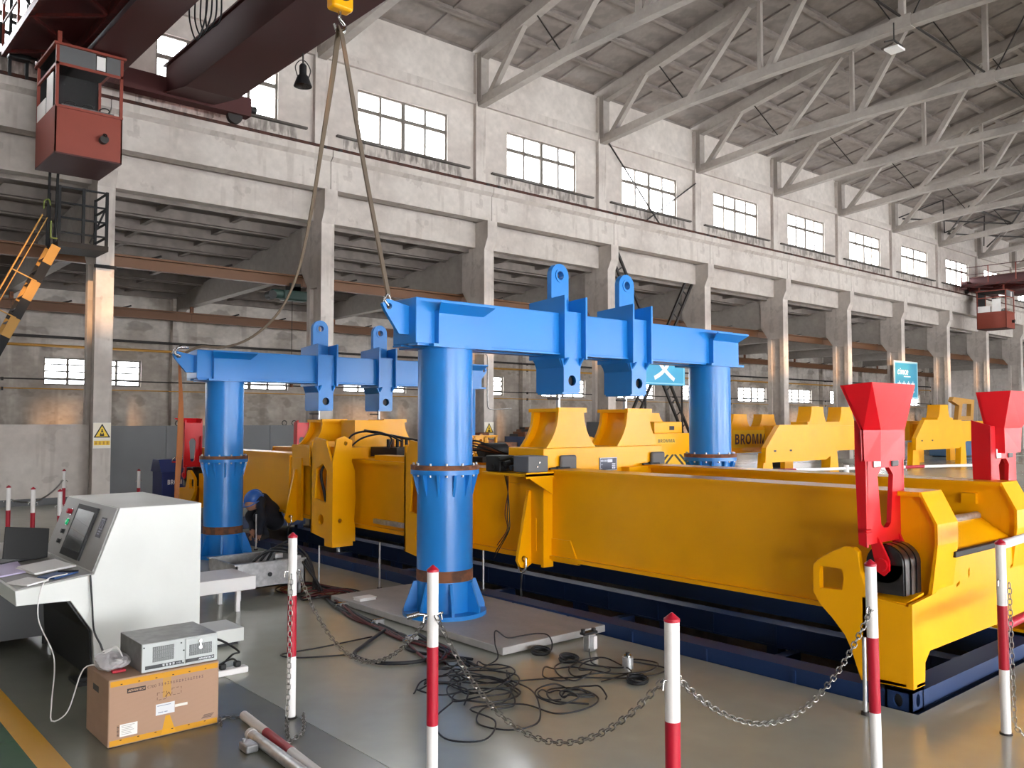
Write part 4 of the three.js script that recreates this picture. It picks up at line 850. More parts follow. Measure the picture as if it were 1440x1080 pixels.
{
  // things in the corner by the carton
  const bag = thing('plastic_bag', 'crumpled clear plastic bag with wires on the carton beside the computer case', 'plastic bag', [1.75, 0.412, -5.95]);
  const g = new THREE.IcosahedronGeometry(0.1, 4), p = g.attributes.position;
  for (let i = 0; i < p.count; i++) { const a = V().fromBufferAttribute(p, i), k = 0.6 + 0.7 * fbm(a.x * 3 + 0.5, a.y * 3 + a.z * 2 + 0.5, 6, 3); p.setXYZ(i, a.x * k * 1.0, Math.max(-0.05, a.y * k * 0.6), a.z * k * 1.5); }
  g.computeVertexNormals();
  part('bag', bag, mat({ color: 0xd9d6d8, roughness: 0.3, transmission: 0.35, thickness: 0 }), fin(g.translate(1.755, 0.463, -5.93)));
  part('wire_bundle', bag, M.whitePaint, [0, 1, 2].map(i => tube([[1.72, 0.47 + i * .02, -6.0], [1.78, 0.54, -5.95 + i * .02], [1.80, 0.48, -5.86], [1.74, 0.50, -5.80 + i * .01]], .006, 24, 5)));
  part('label', bag, M.redPaint, rbx(1.72, 1.80, 0.413, 0.43, -5.83, -5.79, 0.005));
  tag(mesh('power_adapter', rbx(1.70, 1.80, 0.412, 0.45, -6.1, -6.04, 0.008), M.rubber), 'black power adapter on the carton against the console', 'adapter');
  const ps = thing('power_strip', 'white power strip lying on the floor behind the carton', 'power strip', [2.88, 0, -6.65]);
  part('body', ps, M.whitePaint, rbx(2.62, 3.0, 0.0, 0.05, -6.72, -6.64, 0.012));
  for (const x of [2.80, 2.92]) part('plug', ps, M.rubber, rbx(x - .025, x + .025, 0.05, 0.095, -6.705, -6.655, 0.012));
  tag(mesh('power_cable', tube([[2.80, 0.09, -6.68], [2.80, 0.2, -6.5], [2.72, 0.30, -6.2], [2.5, 0.45, -6.05], [2.34, 0.5, -6.0]], 0.008, 30, 6), M.cable), 'black power cable from the strip to the computer case', 'cable');
  tag(mesh('power_cable', tube([[2.92, 0.09, -6.68], [2.84, 0.14, -6.6], [2.66, 0.12, -6.5], [2.52, 0.05, -6.4], [2.45, 0.02, -6.3]], 0.008, 30, 6), M.cable), 'black power cable trailing low behind the carton', 'cable');
  tag(mesh('white_cable', tube([[1.80, 0.84, -7.2], [1.62, 0.82, -7.08], [1.56, 0.6, -7.0], [1.60, 0.35, -6.7], [1.52, 0.12, -6.4], [1.50, 0.04, -6.3], [1.56, 0.1, -6.2], [1.64, 0.40, -6.1], [1.70, 0.43, -6.0]], 0.0045, 60, 6), M.whitePaint), 'thin white cable hanging from the console shelf towards the carton', 'cable');
  tag(mesh('black_cable', tube([[1.93, 0.83, -7.08], [1.945, 0.6, -7.07], [1.95, 0.45, -7.05], [1.85, 0.43, -6.5], [1.76, 0.45, -6.1]], 0.007, 40, 6), M.cable), 'thin black cable running down the edge of the console', 'cable');
  const ft = thing('steel_plinth', 'dark steel foot plate sticking out below the console', 'foot plate', [2.1, 0, -7.0]);
  part('plate', ft, M.black, rbx(1.86, 1.98, 0, 0.03, -7.35, -7.1, 0.004)); part('stop', ft, M.black, rbx(1.88, 1.96, 0.03, 0.06, -7.2, -7.12, 0.006));
  const pl = thing('white_plinth', 'low white painted box on the floor behind the computer case', 'box', [3.0, 0, -7.4]);
  part('box', pl, M.consoleGrey, rbx(2.86, 3.34, 0.03, 0.15, -7.9, -7.5, 0.006)); part('runner', pl, M.black, bx(2.9, 3.3, 0, 0.03, -7.86, -7.54));
  const st = thing('white_stay', 'thin white steel stay leaning against the back of the console', 'stay', [3.0, 0, -7.5]);
  part('bar', st, M.whitePaint, bar([2.98, 0.15, -7.66], [2.80, 0.95, -7.66], 0.03, 0.03));
}
{
  // white bench section and galvanised cable box
  const b = thing('white_trunking', 'white painted steel trunking on short legs by the galvanised tray', 'trunking', [3.7, 0, -8.9]);
  part('trunk', b, M.whitePaint, rbx(2.9, 4.02, 0.22, 0.36, -9.35, -8.75, 0.006));
  for (const [x, z] of [[3.85, -8.82], [3.85, -9.28], [3.1, -8.82]]) part('leg', b, M.whitePaint, bx(x - .02, x + .02, 0, 0.22, z - .02, z + .02));
  const t = thing('cable_tray', 'galvanised steel cable tray open on top with cables spilling out', 'tray', [4.4, 0, -9.7]);
  for (const [x0, x1, z0, z1] of [[4.02, 4.86, -9.28, -9.26], [4.02, 4.86, -10.02, -10.0], [4.02, 4.04, -10.02, -9.26], [4.84, 4.86, -10.02, -9.26]]) part('side', t, M.zinc, bx(x0, x1, 0.12, 0.40, z0, z1));
  part('rim', t, M.zinc, [bx(4.0, 4.87, 0.39, 0.405, -9.32, -9.25), bx(4.0, 4.87, 0.39, 0.405, -10.03, -9.96)]);
  part('bottom', t, M.zinc, bx(4.02, 4.86, 0.12, 0.135, -10.02, -9.26));
  part('port', t, M.black, cyl([4.42, 0.26, -9.262], [4.42, 0.26, -9.25], 0.025, 12));
  for (const [x, z] of [[4.08, -9.3], [4.8, -9.3], [4.08, -9.98], [4.8, -9.98]]) part('leg', t, M.zinc, bx(x - .015, x + .015, 0, 0.12, z - .015, z + .015));
  part('cable', t, M.cable, [0, 1, 2, 3].map(i => tube([[4.3 + i * .1, 0.3, -9.6], [4.5 + i * .08, 0.48 + .03 * i, -9.5], [4.75 + i * .05, 0.44, -9.35], [4.9 + i * .03, 0.2, -9.15 - i * .05], [4.95, 0.03, -9.0 - i * .08]], .016, 28, 6)));
  part('connector', t, M.zinc, [rbx(4.56, 4.66, 0.4, 0.46, -9.5, -9.42, .01), rbx(4.74, 4.8, 0.36, 0.44, -9.3, -9.24, .01)]);
}
// ---------------------------------------------------------------- red and white barrier posts and chains
const linkGeo = (() => { const g = new THREE.TorusGeometry(0.013, 0.0035, 5, 10); const p = g.attributes.position; for (let i = 0; i < p.count; i++) p.setX(i, p.getX(i) * 1.0 + Math.sign(p.getX(i)) * 0.007); g.computeVertexNormals(); return fin(g); })();
function chain(label, pts, group) {
  const c = new THREE.CatmullRomCurve3(pts.map(p => V(...p)), false, 'centripetal'), L = c.getLength(), n = Math.round(L / 0.034);
  const o = thing('barrier_chain', label, 'chain', pts[0], group);
  const g0 = linkGeo;
  for (let i = 0; i <= n; i++) {
    const t = Math.min(1, i / n), p = c.getPointAt(t), d = c.getTangentAt(t);
    const m = piece('link', g0, M.chain, o, p.x, p.y, p.z);
    m.quaternion.setFromUnitVectors(V(1, 0, 0), d); m.rotateX(i % 2 ? Math.PI / 4 : -Math.PI / 4);
  }
  return o;
}
const sag = (a, b, low, n = 9) => Array.from({ length: n }, (_, i) => { const t = i / (n - 1), y0 = a[1] + (b[1] - a[1]) * t; return [a[0] + (b[0] - a[0]) * t, y0 - 4 * t * (1 - t) * low, a[2] + (b[2] - a[2]) * t]; });
function post(label, x, z, H, lean = [0, 0], foot = 0.0, base = false, r = 0.03) {
  const o = thing('barrier_post', label, 'barrier post', [x, 0, z], 'red and white barrier posts');
  const P = y => [x + lean[0] * y, y, z + lean[1] * y];
  const ys = [0.012, H * 0.335, H * 0.665, H - 0.025];
  part('white_band', o, M.whitePaint, cyl(P(ys[0]), P(ys[1]), r, 20));
  part('red_band', o, M.redPaint, cyl(P(ys[1]), P(ys[2]), r + .0006, 20));
  part('white_band', o, M.whitePaint, cyl(P(ys[2]), P(ys[3]), r, 20));
  part('cap', o, M.redPaint, [cyl(P(ys[3]), P(ys[3] + .012), r + .002, 20), cyl(P(ys[3] + .012), P(H + 0.01), r + .001, 20, 0.004)]);
  part('base', o, M.darkSteel, cyl([x, 0, z], [x, 0.012, z], r + 0.008, 20));
  part('hook', o, M.chrome, [tube([P(H * .78), [P(H * .78)[0] - r - .02, H * .80, z], [P(H * .78)[0] - r - .03, H * .77, z]], .005, 10, 5), tube([P(H * .78), [P(H * .78)[0] + r + .02, H * .80, z], [P(H * .78)[0] + r + .03, H * .77, z]], .005, 10, 5)]);
  return o;
}
post('red and white post with a chain hanging down beside the tray', 2.76, -5.44, 1.23);
post('red and white post in front of the grey plate and cables', 2.70, -3.74, 1.23);
post('red and white post between two sagging chains over the open floor', 2.75, -2.2, 1.23);
post('red and white post in front of the red flipper hinge', 4.65, -2.32, 1.23, [-0.03, 0]);
post('red and white post joined to horizontal tubes beside the pit corner', 6.06, -2.17, 1.23, [-0.02, 0]);
{
  const r = thing('barrier_rail', 'red and white horizontal barrier tubes in front of the spreader end', 'rail', [6.1, 0.6, -2.17]);
  part('upper_tube', r, M.whitePaint, cyl([6.06, 1.2, -2.17], [7.4, 1.22, -2.2], 0.03, 18));
  part('lower_tube', r, M.redPaint, cyl([6.06, 0.68, -2.17], [7.4, 0.70, -2.2], 0.03, 18));
  part('end_post', r, M.whitePaint, cyl([7.4, 0, -2.2], [7.4, 1.25, -2.2], 0.03, 18));
}
chain('steel chain sagging between the post by the tray and the post before the plate', sag([2.79, 0.97, -5.41], [2.71, 0.97, -3.78], 0.40));
chain('steel chain sagging in front of the tangled black cables', sag([2.70, 0.97, -3.70], [2.75, 0.97, -2.24], 0.42));
chain('steel chain sagging in front of the yellow spreader to the hinge post', sag([2.79, 0.97, -2.2], [4.60, 0.98, -2.31], 0.36, 11));
chain('steel chain hanging straight down the post by the tray', [[2.73, 0.95, -5.40], [2.715, 0.6, -5.38], [2.70, 0.25, -5.36], [2.68, 0.05, -5.34], [2.62, 0.012, -5.22], [2.58, 0.012, -5.12]]);
chain('steel chain lying on the floor from the post to the fallen posts', [[2.84, 0.014, -5.42], [2.74, 0.012, -5.22], [2.66, 0.012, -5.10], [2.52, 0.012, -5.02]]);
chain('steel chain hanging down the post beside the pit corner', [[6.03, 0.95, -2.12], [6.04, 0.6, -2.12], [6.06, 0.3, -2.12], [6.09, 0.05, -2.12], [6.12, 0.014, -2.10]]);
chain('steel chain on the floor between the carton and the fallen posts', [[2.34, 0.012, -5.6], [2.4, 0.012, -5.72], [2.47, 0.012, -5.66], [2.55, 0.012, -5.62]]);
{
  const a = thing('fallen_post', 'red and white barrier post lying on the floor by the carton', 'barrier post', [2.45, 0.03, -5.0]);
  part('white_band', a, M.whitePaint, cyl([2.50, 0.035, -5.60], [2.47, 0.035, -5.2], 0.03, 18)); part('red_band', a, M.redPaint, cyl([2.47, 0.035, -5.2], [2.44, 0.035, -4.8], 0.0305, 18)); part('white_band', a, M.whitePaint, cyl([2.44, 0.035, -4.8], [2.41, 0.035, -4.4], 0.03, 18));
  const b = thing('fallen_tube', 'grey galvanised tube lying on the floor beside the fallen post', 'tube', [2.35, 0.03, -4.8]);
  part('tube', b, M.zinc, cyl([2.385, 0.035, -5.24], [2.34, 0.035, -4.2], 0.034, 18)); part('collar', b, M.whitePaint, cyl([2.387, 0.035, -5.25], [2.384, 0.035, -5.21], 0.037, 18));
  part('clamp', b, M.zinc, [rbx(2.26, 2.34, 0.0, 0.05, -5.14, -5.02, 0.012, 2), cyl([2.28, 0.0, -5.1], [2.28, 0.07, -5.1], .012, 10)]);
}
// anchor rods standing out of the floor
[[5.74, -2.94, 'bare steel anchor rod standing in the floor by the pit corner'], [6.14, -7.55, 'thin steel anchor rod on the rack at the back edge of the grey plate'], [5.62, -8.86, 'thin steel anchor rod behind the blue column on the plate'], [4.95, -9.1, 'thin steel anchor rod beside the cable tray'], [5.85, -12.95 + .2, 'thin steel anchor rod in front of the crouching worker']].forEach(([x, z, label], i) => {
  const r = thing('anchor_rod', label, 'rod', [x, 0, z]);
  const yb = i === 1 ? 0.105 : 0;
  part('rod', r, M.zinc, cyl([x, yb, z], [x, i ? 0.55 : 0.52, z], i ? 0.011 : 0.014, 10)); part('nut', r, M.darkSteel, cyl([x, yb, z], [x, yb + 0.02, z], 0.03, 6));
});

// ---------------------------------------------------------------- tangled cables on the floor
{
  // a cable thrown down in loose loops that drift from one place to another
  const loops = (x0, z0, x1, z1, r, turns, sd) => { seed = sd; const p = [], n = Math.round(turns * 9), ph = rr(0, 6); let q = r; for (let i = 0; i <= n; i++) { if (i % 9 === 0) q = r * rr(.55, 1.35); const t = i / n, a = ph + i * Math.PI * 2 / 9; p.push([x0 + (x1 - x0) * t + Math.cos(a) * q + rr(-.02, .02), .012 + .009 * (i % 5), z0 + (z1 - z0) * t + Math.sin(a) * q + rr(-.02, .02)]); } return p; };
  const L = 'thin black cable looped on the floor in front of the grey plate', Gp = 'tangled cables on the floor';
  const cables = [
    loops(4.45, -5.9, 3.75, -5.1, .17, 5, 11), loops(4.6, -5.5, 3.85, -4.75, .2, 4, 22), loops(4.3, -5.35, 4.0, -4.9, .3, 3, 33),
    [[3.66, .012, -5.3], [3.9, .02, -5.5], [4.2, .02, -5.4], [4.3, .02, -5.0], [4.0, .02, -4.7], [3.75, .02, -4.75], [3.72, .02, -4.45], [3.45, .012, -4.25], [3.30, .012, -4.4], [3.45, .012, -4.75], [3.75, .02, -4.95]],
    [[4.55, .012, -5.3], [4.4, .02, -5.1], [4.35, .02, -4.8], [4.2, .02, -4.55], [3.9, .012, -4.25], [3.7, .012, -4.28], [3.62, .012, -4.5], [3.85, .02, -4.7], [4.1, .012, -4.6], [4.15, .012, -4.3], [4.4, .012, -4.25], [4.6, .012, -4.35], [4.65, .012, -4.6], [4.45, .02, -4.7], [4.3, .02, -4.5], [4.45, .012, -4.3]],
    loops(4.35, -4.6, 4.6, -4.45, .14, 4, 44), loops(4.75, -4.95, 5.25, -4.8, .2, 3.5, 55),
    [[4.4, .02, -5.45], [4.62, .05, -5.5], [4.78, .11, -5.72], [4.9, .17, -5.85], [5.0, .10, -5.82], [5.15, .095, -5.8], [5.3, .10, -5.75], [5.35, .095, -5.68], [5.33, .06, -5.6], [5.25, .012, -5.52], [5.1, .012, -5.45]],
    [[5.52, .04, -5.33], [5.35, .012, -5.15], [5.2, .012, -4.95], [5.3, .012, -4.75], [5.55, .012, -4.85], [5.62, .012, -4.65], [5.4, .012, -4.55], [5.2, .012, -4.6], [4.9, .012, -4.6]],
    [[5.36, .05, -4.77], [5.5, .02, -4.7], [5.55, .012, -4.5], [5.35, .012, -4.45], [5.1, .012, -4.55], [4.85, .02, -4.75], [4.7, .012, -4.9], [4.5, .012, -5.0], [4.2, .012, -5.15]],
  ];
  cables.forEach(p => tag(mesh('signal_cable', tube(p, 0.0062, p.length * 9, 6), M.cable), L, 'cable', Gp));
  const L2 = 'dark cable crossing the floor between the tray and the blue column', G2 = 'cables by the tray';
  for (let i = 0; i < 7; i++) {
    seed = 100 + i * 13; const o = () => rr(-.06, .06);
    const p = [[4.95 + o(), .02, -9.0 + o()], [4.75 + o(), .02 + i * .004, -8.3 + o()], [4.6 + o(), .015 + i * .006, -7.6 + o()], [4.55 + o(), .02, -7.1 + o()], [4.5 + o(), .02, -6.7 + o()], [4.45 + o() * 3, .02, -6.2 + o() * 2], [4.3 + o() * 4, .015, -5.7 + o() * 3]];
    tag(mesh('supply_cable', tube(p, 0.013, 60, 6), i % 3 === 0 ? M.cableRed : M.cable), L2, 'cable', G2);
  }
  const L3 = 'thin cable looping on the floor behind the grey plate and column', G3 = 'cables behind the plate';
  for (let i = 0; i < 6; i++) { seed = 300 + i * 7; tag(mesh('sensor_cable', tube(loops(4.95 + rr(-.1, .1), -9.3 + rr(-.2, .2), 4.95, -8.55, .26, 2, 400 + i), 0.009, 90, 6), i % 2 ? M.cableRed : M.cable), L3, 'cable', G3); }
  tag(mesh('thick_cable', tube([[4.5, .03, -7.0], [4.1, .02, -6.7], [3.85, .02, -6.45], [3.9, .02, -6.1], [4.2, .02, -5.95], [4.5, .03, -6.2], [4.62, .04, -6.6]], 0.016, 60, 8), M.cable), 'thick black cable in a wide loop beside the grey plate', 'cable');
  tag(mesh('bent_wire', tube([[4.3, .02, -6.9], [3.75, .012, -6.9], [3.4, .012, -6.9], [3.45, .012, -6.75], [3.9, .012, -6.5]], 0.007, 40, 6), M.cable), 'thin black wire kinked into a triangle on the floor', 'wire');
  // plugs and load cells
  const plug = (x, z, label) => { const o = thing('steel_connector', label, 'connector', [x, 0, z]); part('body', o, M.zinc, rbx(x - .05, x + .05, 0, .06, z - .035, z + .035, .008)); part('clip', o, M.chrome, [bx(x - .06, x + .06, .06, .068, z - .01, z + .01), cyl([x - .09, .03, z], [x - .05, .03, z], .02, 10)]); return o; };
  plug(4.62, -7.3, 'steel plug connector against the foot of the blue column'); plug(4.5, -6.55, 'steel plug connector at the end of the cable bundle'); plug(4.75, -8.2, 'steel plug connector in the middle of the cable bundle');
  const cell = (x, z, h, label) => { const o = thing('load_cell', label, 'load cell', [x, 0, z]); part('body', o, M.zinc, rbx(x - .045, x + .045, .0, h, z - .035, z + .035, .01)); part('cover', o, M.whitePaint, bx(x + .01, x + .05, .02, h - .02, z + .03, z + .042)); part('clamp', o, M.black, [bx(x - .09, x + .07, h, h + .02, z - .03, z + .03), cyl([x - .08, h + .02, z], [x - .08, h + .05, z], .02, 8), cyl([x + .05, h + .02, z], [x + .05, h + .04, z], .02, 8)]); return o; };
  cell(5.50, -5.30, 0.15, 'steel load cell block with a white cover beside the grey plate');
  const c2 = thing('weight_sensor', 'small round steel sensor with a cable standing on the open floor', 'sensor', [5.36, 0, -4.74]);
  part('body', c2, M.zinc, cyl([5.36, 0, -4.74], [5.36, .09, -4.74], .045, 20)); part('cap', c2, M.chrome, cyl([5.36, .09, -4.74], [5.36, .105, -4.74], .03, 16)); part('nut', c2, M.black, cyl([5.36, .105, -4.74], [5.36, .125, -4.74], .018, 6));
  for (const [x, z, l] of [[5.1, -5.5, 'small coil of black cable beside the edge of the grey plate'], [5.12, -5.18, 'small flat coil of black cable near the load cell'], [5.1, -4.42, 'tight coil of black cable in front of the round sensor']]) tag(mesh('cable_coil', [0, 1, 2, 3].map(i => fin(new THREE.TorusGeometry(.07 + (i % 2) * .008, .008, 6, 26).rotateX(Math.PI / 2 + .05 * i).translate(x + i * .004, .014 + i * .009, z))), M.cable), l, 'cable coil');
  const wb = thing('white_box', 'small white terminal box on the floor among the cables', 'terminal box', [4.95, 0, -8.1]); part('box', wb, M.whitePaint, rbx(4.86, 5.06, .0, .1, -8.18, -8.04, .01)); part('lid', wb, M.whitePaint, rbx(4.855, 5.065, .1, .112, -8.185, -8.035, .004));
  // slack shackles at the column foot
  tag(mesh('wire_clamp', [cyl([4.68, .2, -6.72], [4.82, .17, -6.68], .016, 10), cyl([4.60, .17, -6.78], [4.70, .2, -6.72], .025, 10), cyl([4.8, .17, -6.68], [4.9, .2, -6.62], .013, 8)], M.chrome), 'row of bright steel cable clamps at the foot of the blue column', 'clamp');
}
// ---------------------------------------------------------------- overhead travelling cranes
function overheadCrane(label, x, cabLabel, detailed) {
  // x: middle of the crane along the hall
  const c = thing('overhead_crane', label, 'crane', [x, 10, ZMID]);
  const P = (n, m, g, p = c) => part(n, p, m, g);
  const z0 = -22.25, z1 = mz(-22.25, 1);
  for (const s of [-1, 1]) {
    const [lo, hi] = s < 0 ? [x - 2.05, x - 1.15] : [x + .25, x + 1.55];
    P('girder', M.craneDark, [prism('x', [[z0, 10.35], [z0 + 1.6, 10.05], [z1 - 1.6, 10.05], [z1, 10.35], [z1, 11.0], [z0, 11.0]], lo + .08, hi - .08), prism('x', [[z0, 10.33], [z0 + 1.6, 10.03], [z1 - 1.6, 10.03], [z1, 10.33], [z1, 10.36], [z1 - 1.6, 10.06], [z0 + 1.6, 10.06], [z0, 10.36]], lo, hi), bx(lo, hi, 11.0, 11.04, z0, z1)]);
    P('trolley_rail', M.rust, bx((lo + hi) / 2 - .04, (lo + hi) / 2 + .04, 11.04, 11.12, z0, z1));
  }
  for (const z of [z0 - .12, z1 + .12]) {
    const t = sub('end_truck', c);
    P('truck_box', M.craneDark, bx(x - 2.6, x + 2.6, 10.25, 10.75, z - .18, z + .18), t);
    for (const dx of [-2.2, 2.2]) P('wheel', M.darkSteel, cyl([x + dx, 10.2, z - .07], [x + dx, 10.2, z + .07], 0.2, 20), t);
    for (const s of [-1, 1]) P('buffer', M.rubber, cyl([x + s * 2.6, 10.5, z], [x + s * 2.8, 10.5, z], 0.1, 14), t);
  }
  // walkway with lattice bracing along the cab side
  const w = sub('walkway', c), wx0 = x - 3.35, wx1 = x - 2.05;
  P('deck', M.craneDark, bx(wx0, wx1, 10.42, 10.46, z0, z1), w);
  P('stringer', M.crane, [bx(wx0, wx0 + .1, 10.28, 10.42, z0, z1), bx(wx1 - .12, wx1, 10.18, 10.42, z0, z1)], w);
  for (let i = 0; i < 10; i++) { const z = z0 + .3 + i * 2.3; P('lattice_bar', M.crane, [bar([wx0 + .05, 10.3, z], [wx1 - .06, 10.25, z + 1.15], .07, .07), bar([wx1 - .06, 10.25, z + 1.15], [wx0 + .05, 10.3, z + 2.3], .07, .07)], w); }
  for (let i = 0; i <= 14; i++) P('rail_post', M.cab, bx(wx0, wx0 + .05, 10.46, 11.5, z0 + i * 1.55, z0 + i * 1.55 + .05), w);
  P('hand_rail', M.crane, [bx(wx0, wx0 + .04, 11.46, 11.5, z0, z1), bx(wx0, wx0 + .04, 11.0, 11.03, z0, z1)], w);
  // trolley above the girders
  const t = sub('trolley', c);
  P('frame', M.craneDark, bx(x - 1.9, x + 1.3, 11.12, 11.4, -13.6, -11.6), t);
  P('drum', M.darkSteel, cyl([x - 1.0, 11.7, -12.6], [x + .8, 11.7, -12.6], .3, 20), t);
  P('motor', M.craneDark, bx(x + .8, x + 1.2, 11.4, 11.9, -13.2, -12.7), t);
  // operator's cab
  const cab = thing('crane_cab', cabLabel, 'crane cab', [x - 2.08, 7.65, -20.8]);
  const X0 = x - 2.75, X1 = x - 1.40, Y0 = 7.66, Ym = 8.62, Y1 = 9.95, Zb = -21.6, Zf = -19.9, Q = (n, m, g, p = cab) => part(n, p, m, g);
  Q('lower_panel', M.cab, [bx(X0, X1, Y0, Ym, Zf - .03, Zf), bx(X0, X0 + .03, Y0, Ym, Zb, Zf), bx(X1 - .03, X1, Y0, Ym, Zb, Zf), bx(X0, X1, Y0, Ym, Zb, Zb + .03)]);
  Q('floor_plate', M.craneDark, bx(X0, X1, Y0 - .03, Y0, Zb, Zf));
  Q('dark_ceiling_sheet', M.deepBlack, bx(X0 + .03, X1 - .03, Y1 - .02, Y1 - .005, Zb, Zf - .03));  // black sheet added under the roof to darken the cab inside
  Q('roof_plate', M.cab, bx(X0 - .05, X1 + .05, Y1, Y1 + .05, Zb - .05, Zf + .05));
  for (const xx of [X0, X1 - .06]) for (const zz of [Zb, Zf - .06]) Q('corner_post', M.cab, bx(xx, xx + .06, Ym, Y1, zz, zz + .06));
  for (const g of [bx(X0, X1, Ym, Ym + .05, Zf - .02, Zf + .03), bx(X0, X1, Y1 - .42, Y1 - .36, Zf - .03, Zf), bx(X0, X0 + .04, Ym, Ym + .05, Zb, Zf), bx(X0, X0 + .04, Y1 - .42, Y1 - .36, Zb, Zf)]) Q('window_rail', M.cab, g);
  Q('fascia', M.greyBoard, [bx(X0 + .06, X0 + .78, Y1 - .36, Y1, Zf - .02, Zf - .005), bx(X0 + 1.0, X1 - .06, Y1 - .36, Y1, Zf - .02, Zf - .005)]);
  Q('notice', M.whitePaint, bx(X0 + .80, X0 + .98, Y1 - .34, Y1 - .04, Zf - .02, Zf - .004));
  Q('pane', M.glass, bx(X0 + .06, X1 - .06, Ym + .05, Y1 - .42, Zf - .018, Zf - .012));
  Q('side_sheet', M.whitePaint, [bx(X0 + .005, X0 + .02, Ym + .05, Y1 - .9, Zb + .06, Zb + .8), bx(X0 + .005, X0 + .02, Ym + .05, Y1 - .5, Zb + .9, Zf - .3)]);
  Q('rear_wall', M.deepBlack, bx(X0, X1, Ym, Y1, Zb, Zb + .02));  // black colour stands in for the dim cab interior
  Q('control_desk', M.greyBoard, bx(X0 + .15, X1 - .15, Ym - .1, Ym + .12, Zf - .5, Zf - .1));
  for (const dx of [.25, .6, .95]) Q('hand_wheel', M.black, fin(new THREE.TorusGeometry(.1, .014, 8, 20).rotateX(1.2).translate(X0 + dx + .1, Ym + .2, Zf - .28)));
  Q('seat', M.rubber, [rbx(X0 + .5, X0 + .95, Ym - .3, Ym - .2, Zf - 1.2, Zf - .75, .03), rbx(X0 + .5, X0 + .95, Ym - .2, Ym + .5, Zf - 1.28, Zf - 1.18, .03)]);
  const lampB = Q('search_lamp', M.darkSteel, cyl([X0 + .95, Y0 + .42, Zf], [X0 + .95, Y0 + .42, Zf + .14], .09, 18)); Q('lens', M.chrome, cyl([X0 + .95, Y0 + .47, Zf + .1], [X0 + .95, Y0 + .5, Zf + .16], .045, 14), lampB);
  for (const xx of [X0 + .05, X1 - .1]) for (const zz of [Zb + .1, Zf - .2]) Q('hanger', M.cab, bx(xx, xx + .08, Y1 + .05, 10.3, zz, zz + .08));
  return c;
}
overheadCrane('dark red double girder crane overhead with a yellow hook block', 7.3, 'orange red operator cab with a glazed front below the dark crane', true);
overheadCrane('dark red travelling crane far down the hall', 59.9, 'small red operator cab hanging below the distant crane', false);
{
  const l = thing('crane_lamp', 'black bell shaped lamp hanging from the crane girder', 'lamp', [8.8, 9.3, -17.1]);
  const prof = [[.20, 0], [.19, .03], [.12, .22], [.08, .26], [.08, .45], [.05, .5], [0.0, .5]].map(p => new THREE.Vector2(p[0], p[1]));
  part('shade', l, M.black, fin(new THREE.LatheGeometry(prof, 24)).translate(8.8, 9.3, -17.1));
  part('bracket', l, M.darkSteel, [tube([[8.67, 9.5, -17.1], [8.62, 9.7, -17.1], [8.73, 9.86, -17.1], [8.8, 9.88, -17.1], [8.87, 9.86, -17.1], [8.98, 9.7, -17.1], [8.93, 9.5, -17.1]], .012, 24, 6), cyl([8.8, 9.8, -17.1], [8.8, 10.04, -17.1], .02, 8)]);
  part('lens', l, M.glass, cyl([8.8, 9.305, -17.1], [8.8, 9.312, -17.1], .19, 24));
  const f = thing('festoon_cable', 'loops of black cable hanging between the crane girders', 'cable', [6.9, 10.8, -18]);
  for (let i = 0; i < 4; i++) part('loop', f, M.cable, tube([[6.75 + i * .12, 11.2, -18.3], [6.72 + i * .12, 10.5, -18.2], [6.80 + i * .1, 10.05 + i * .12, -18], [6.9 + i * .1, 10.5, -17.8], [6.9 + i * .1, 11.2, -17.7]], .018, 30, 6));
  const cl = thing('current_collector', 'dark steel current collector frame beside the crane end', 'collector', [4.1, 10, -22.3]);
  for (const [a, b] of [[[4.15, 9.9, -22.4], [4.15, 12.4, -22.4]], [[4.5, 9.9, -22.4], [4.5, 12.4, -22.4]], [[3.6, 10.95, -22.3], [4.5, 10.8, -22.3]], [[4.15, 11.2, -22.4], [4.5, 11.1, -22.4]], [[4.15, 11.9, -22.4], [4.5, 11.8, -22.4]], [[4.15, 12.3, -22.4], [4.9, 11.0, -22.2]]]) part('bar', cl, M.black, bar(a, b, .07, .07));
  part('insulator', cl, M.black, [cyl([3.9, 10.6, -22.3], [3.9, 11.05, -22.3], .09, 12), rbx(4.1, 4.55, 10.3, 10.75, -22.45, -22.2, .03)]);
}
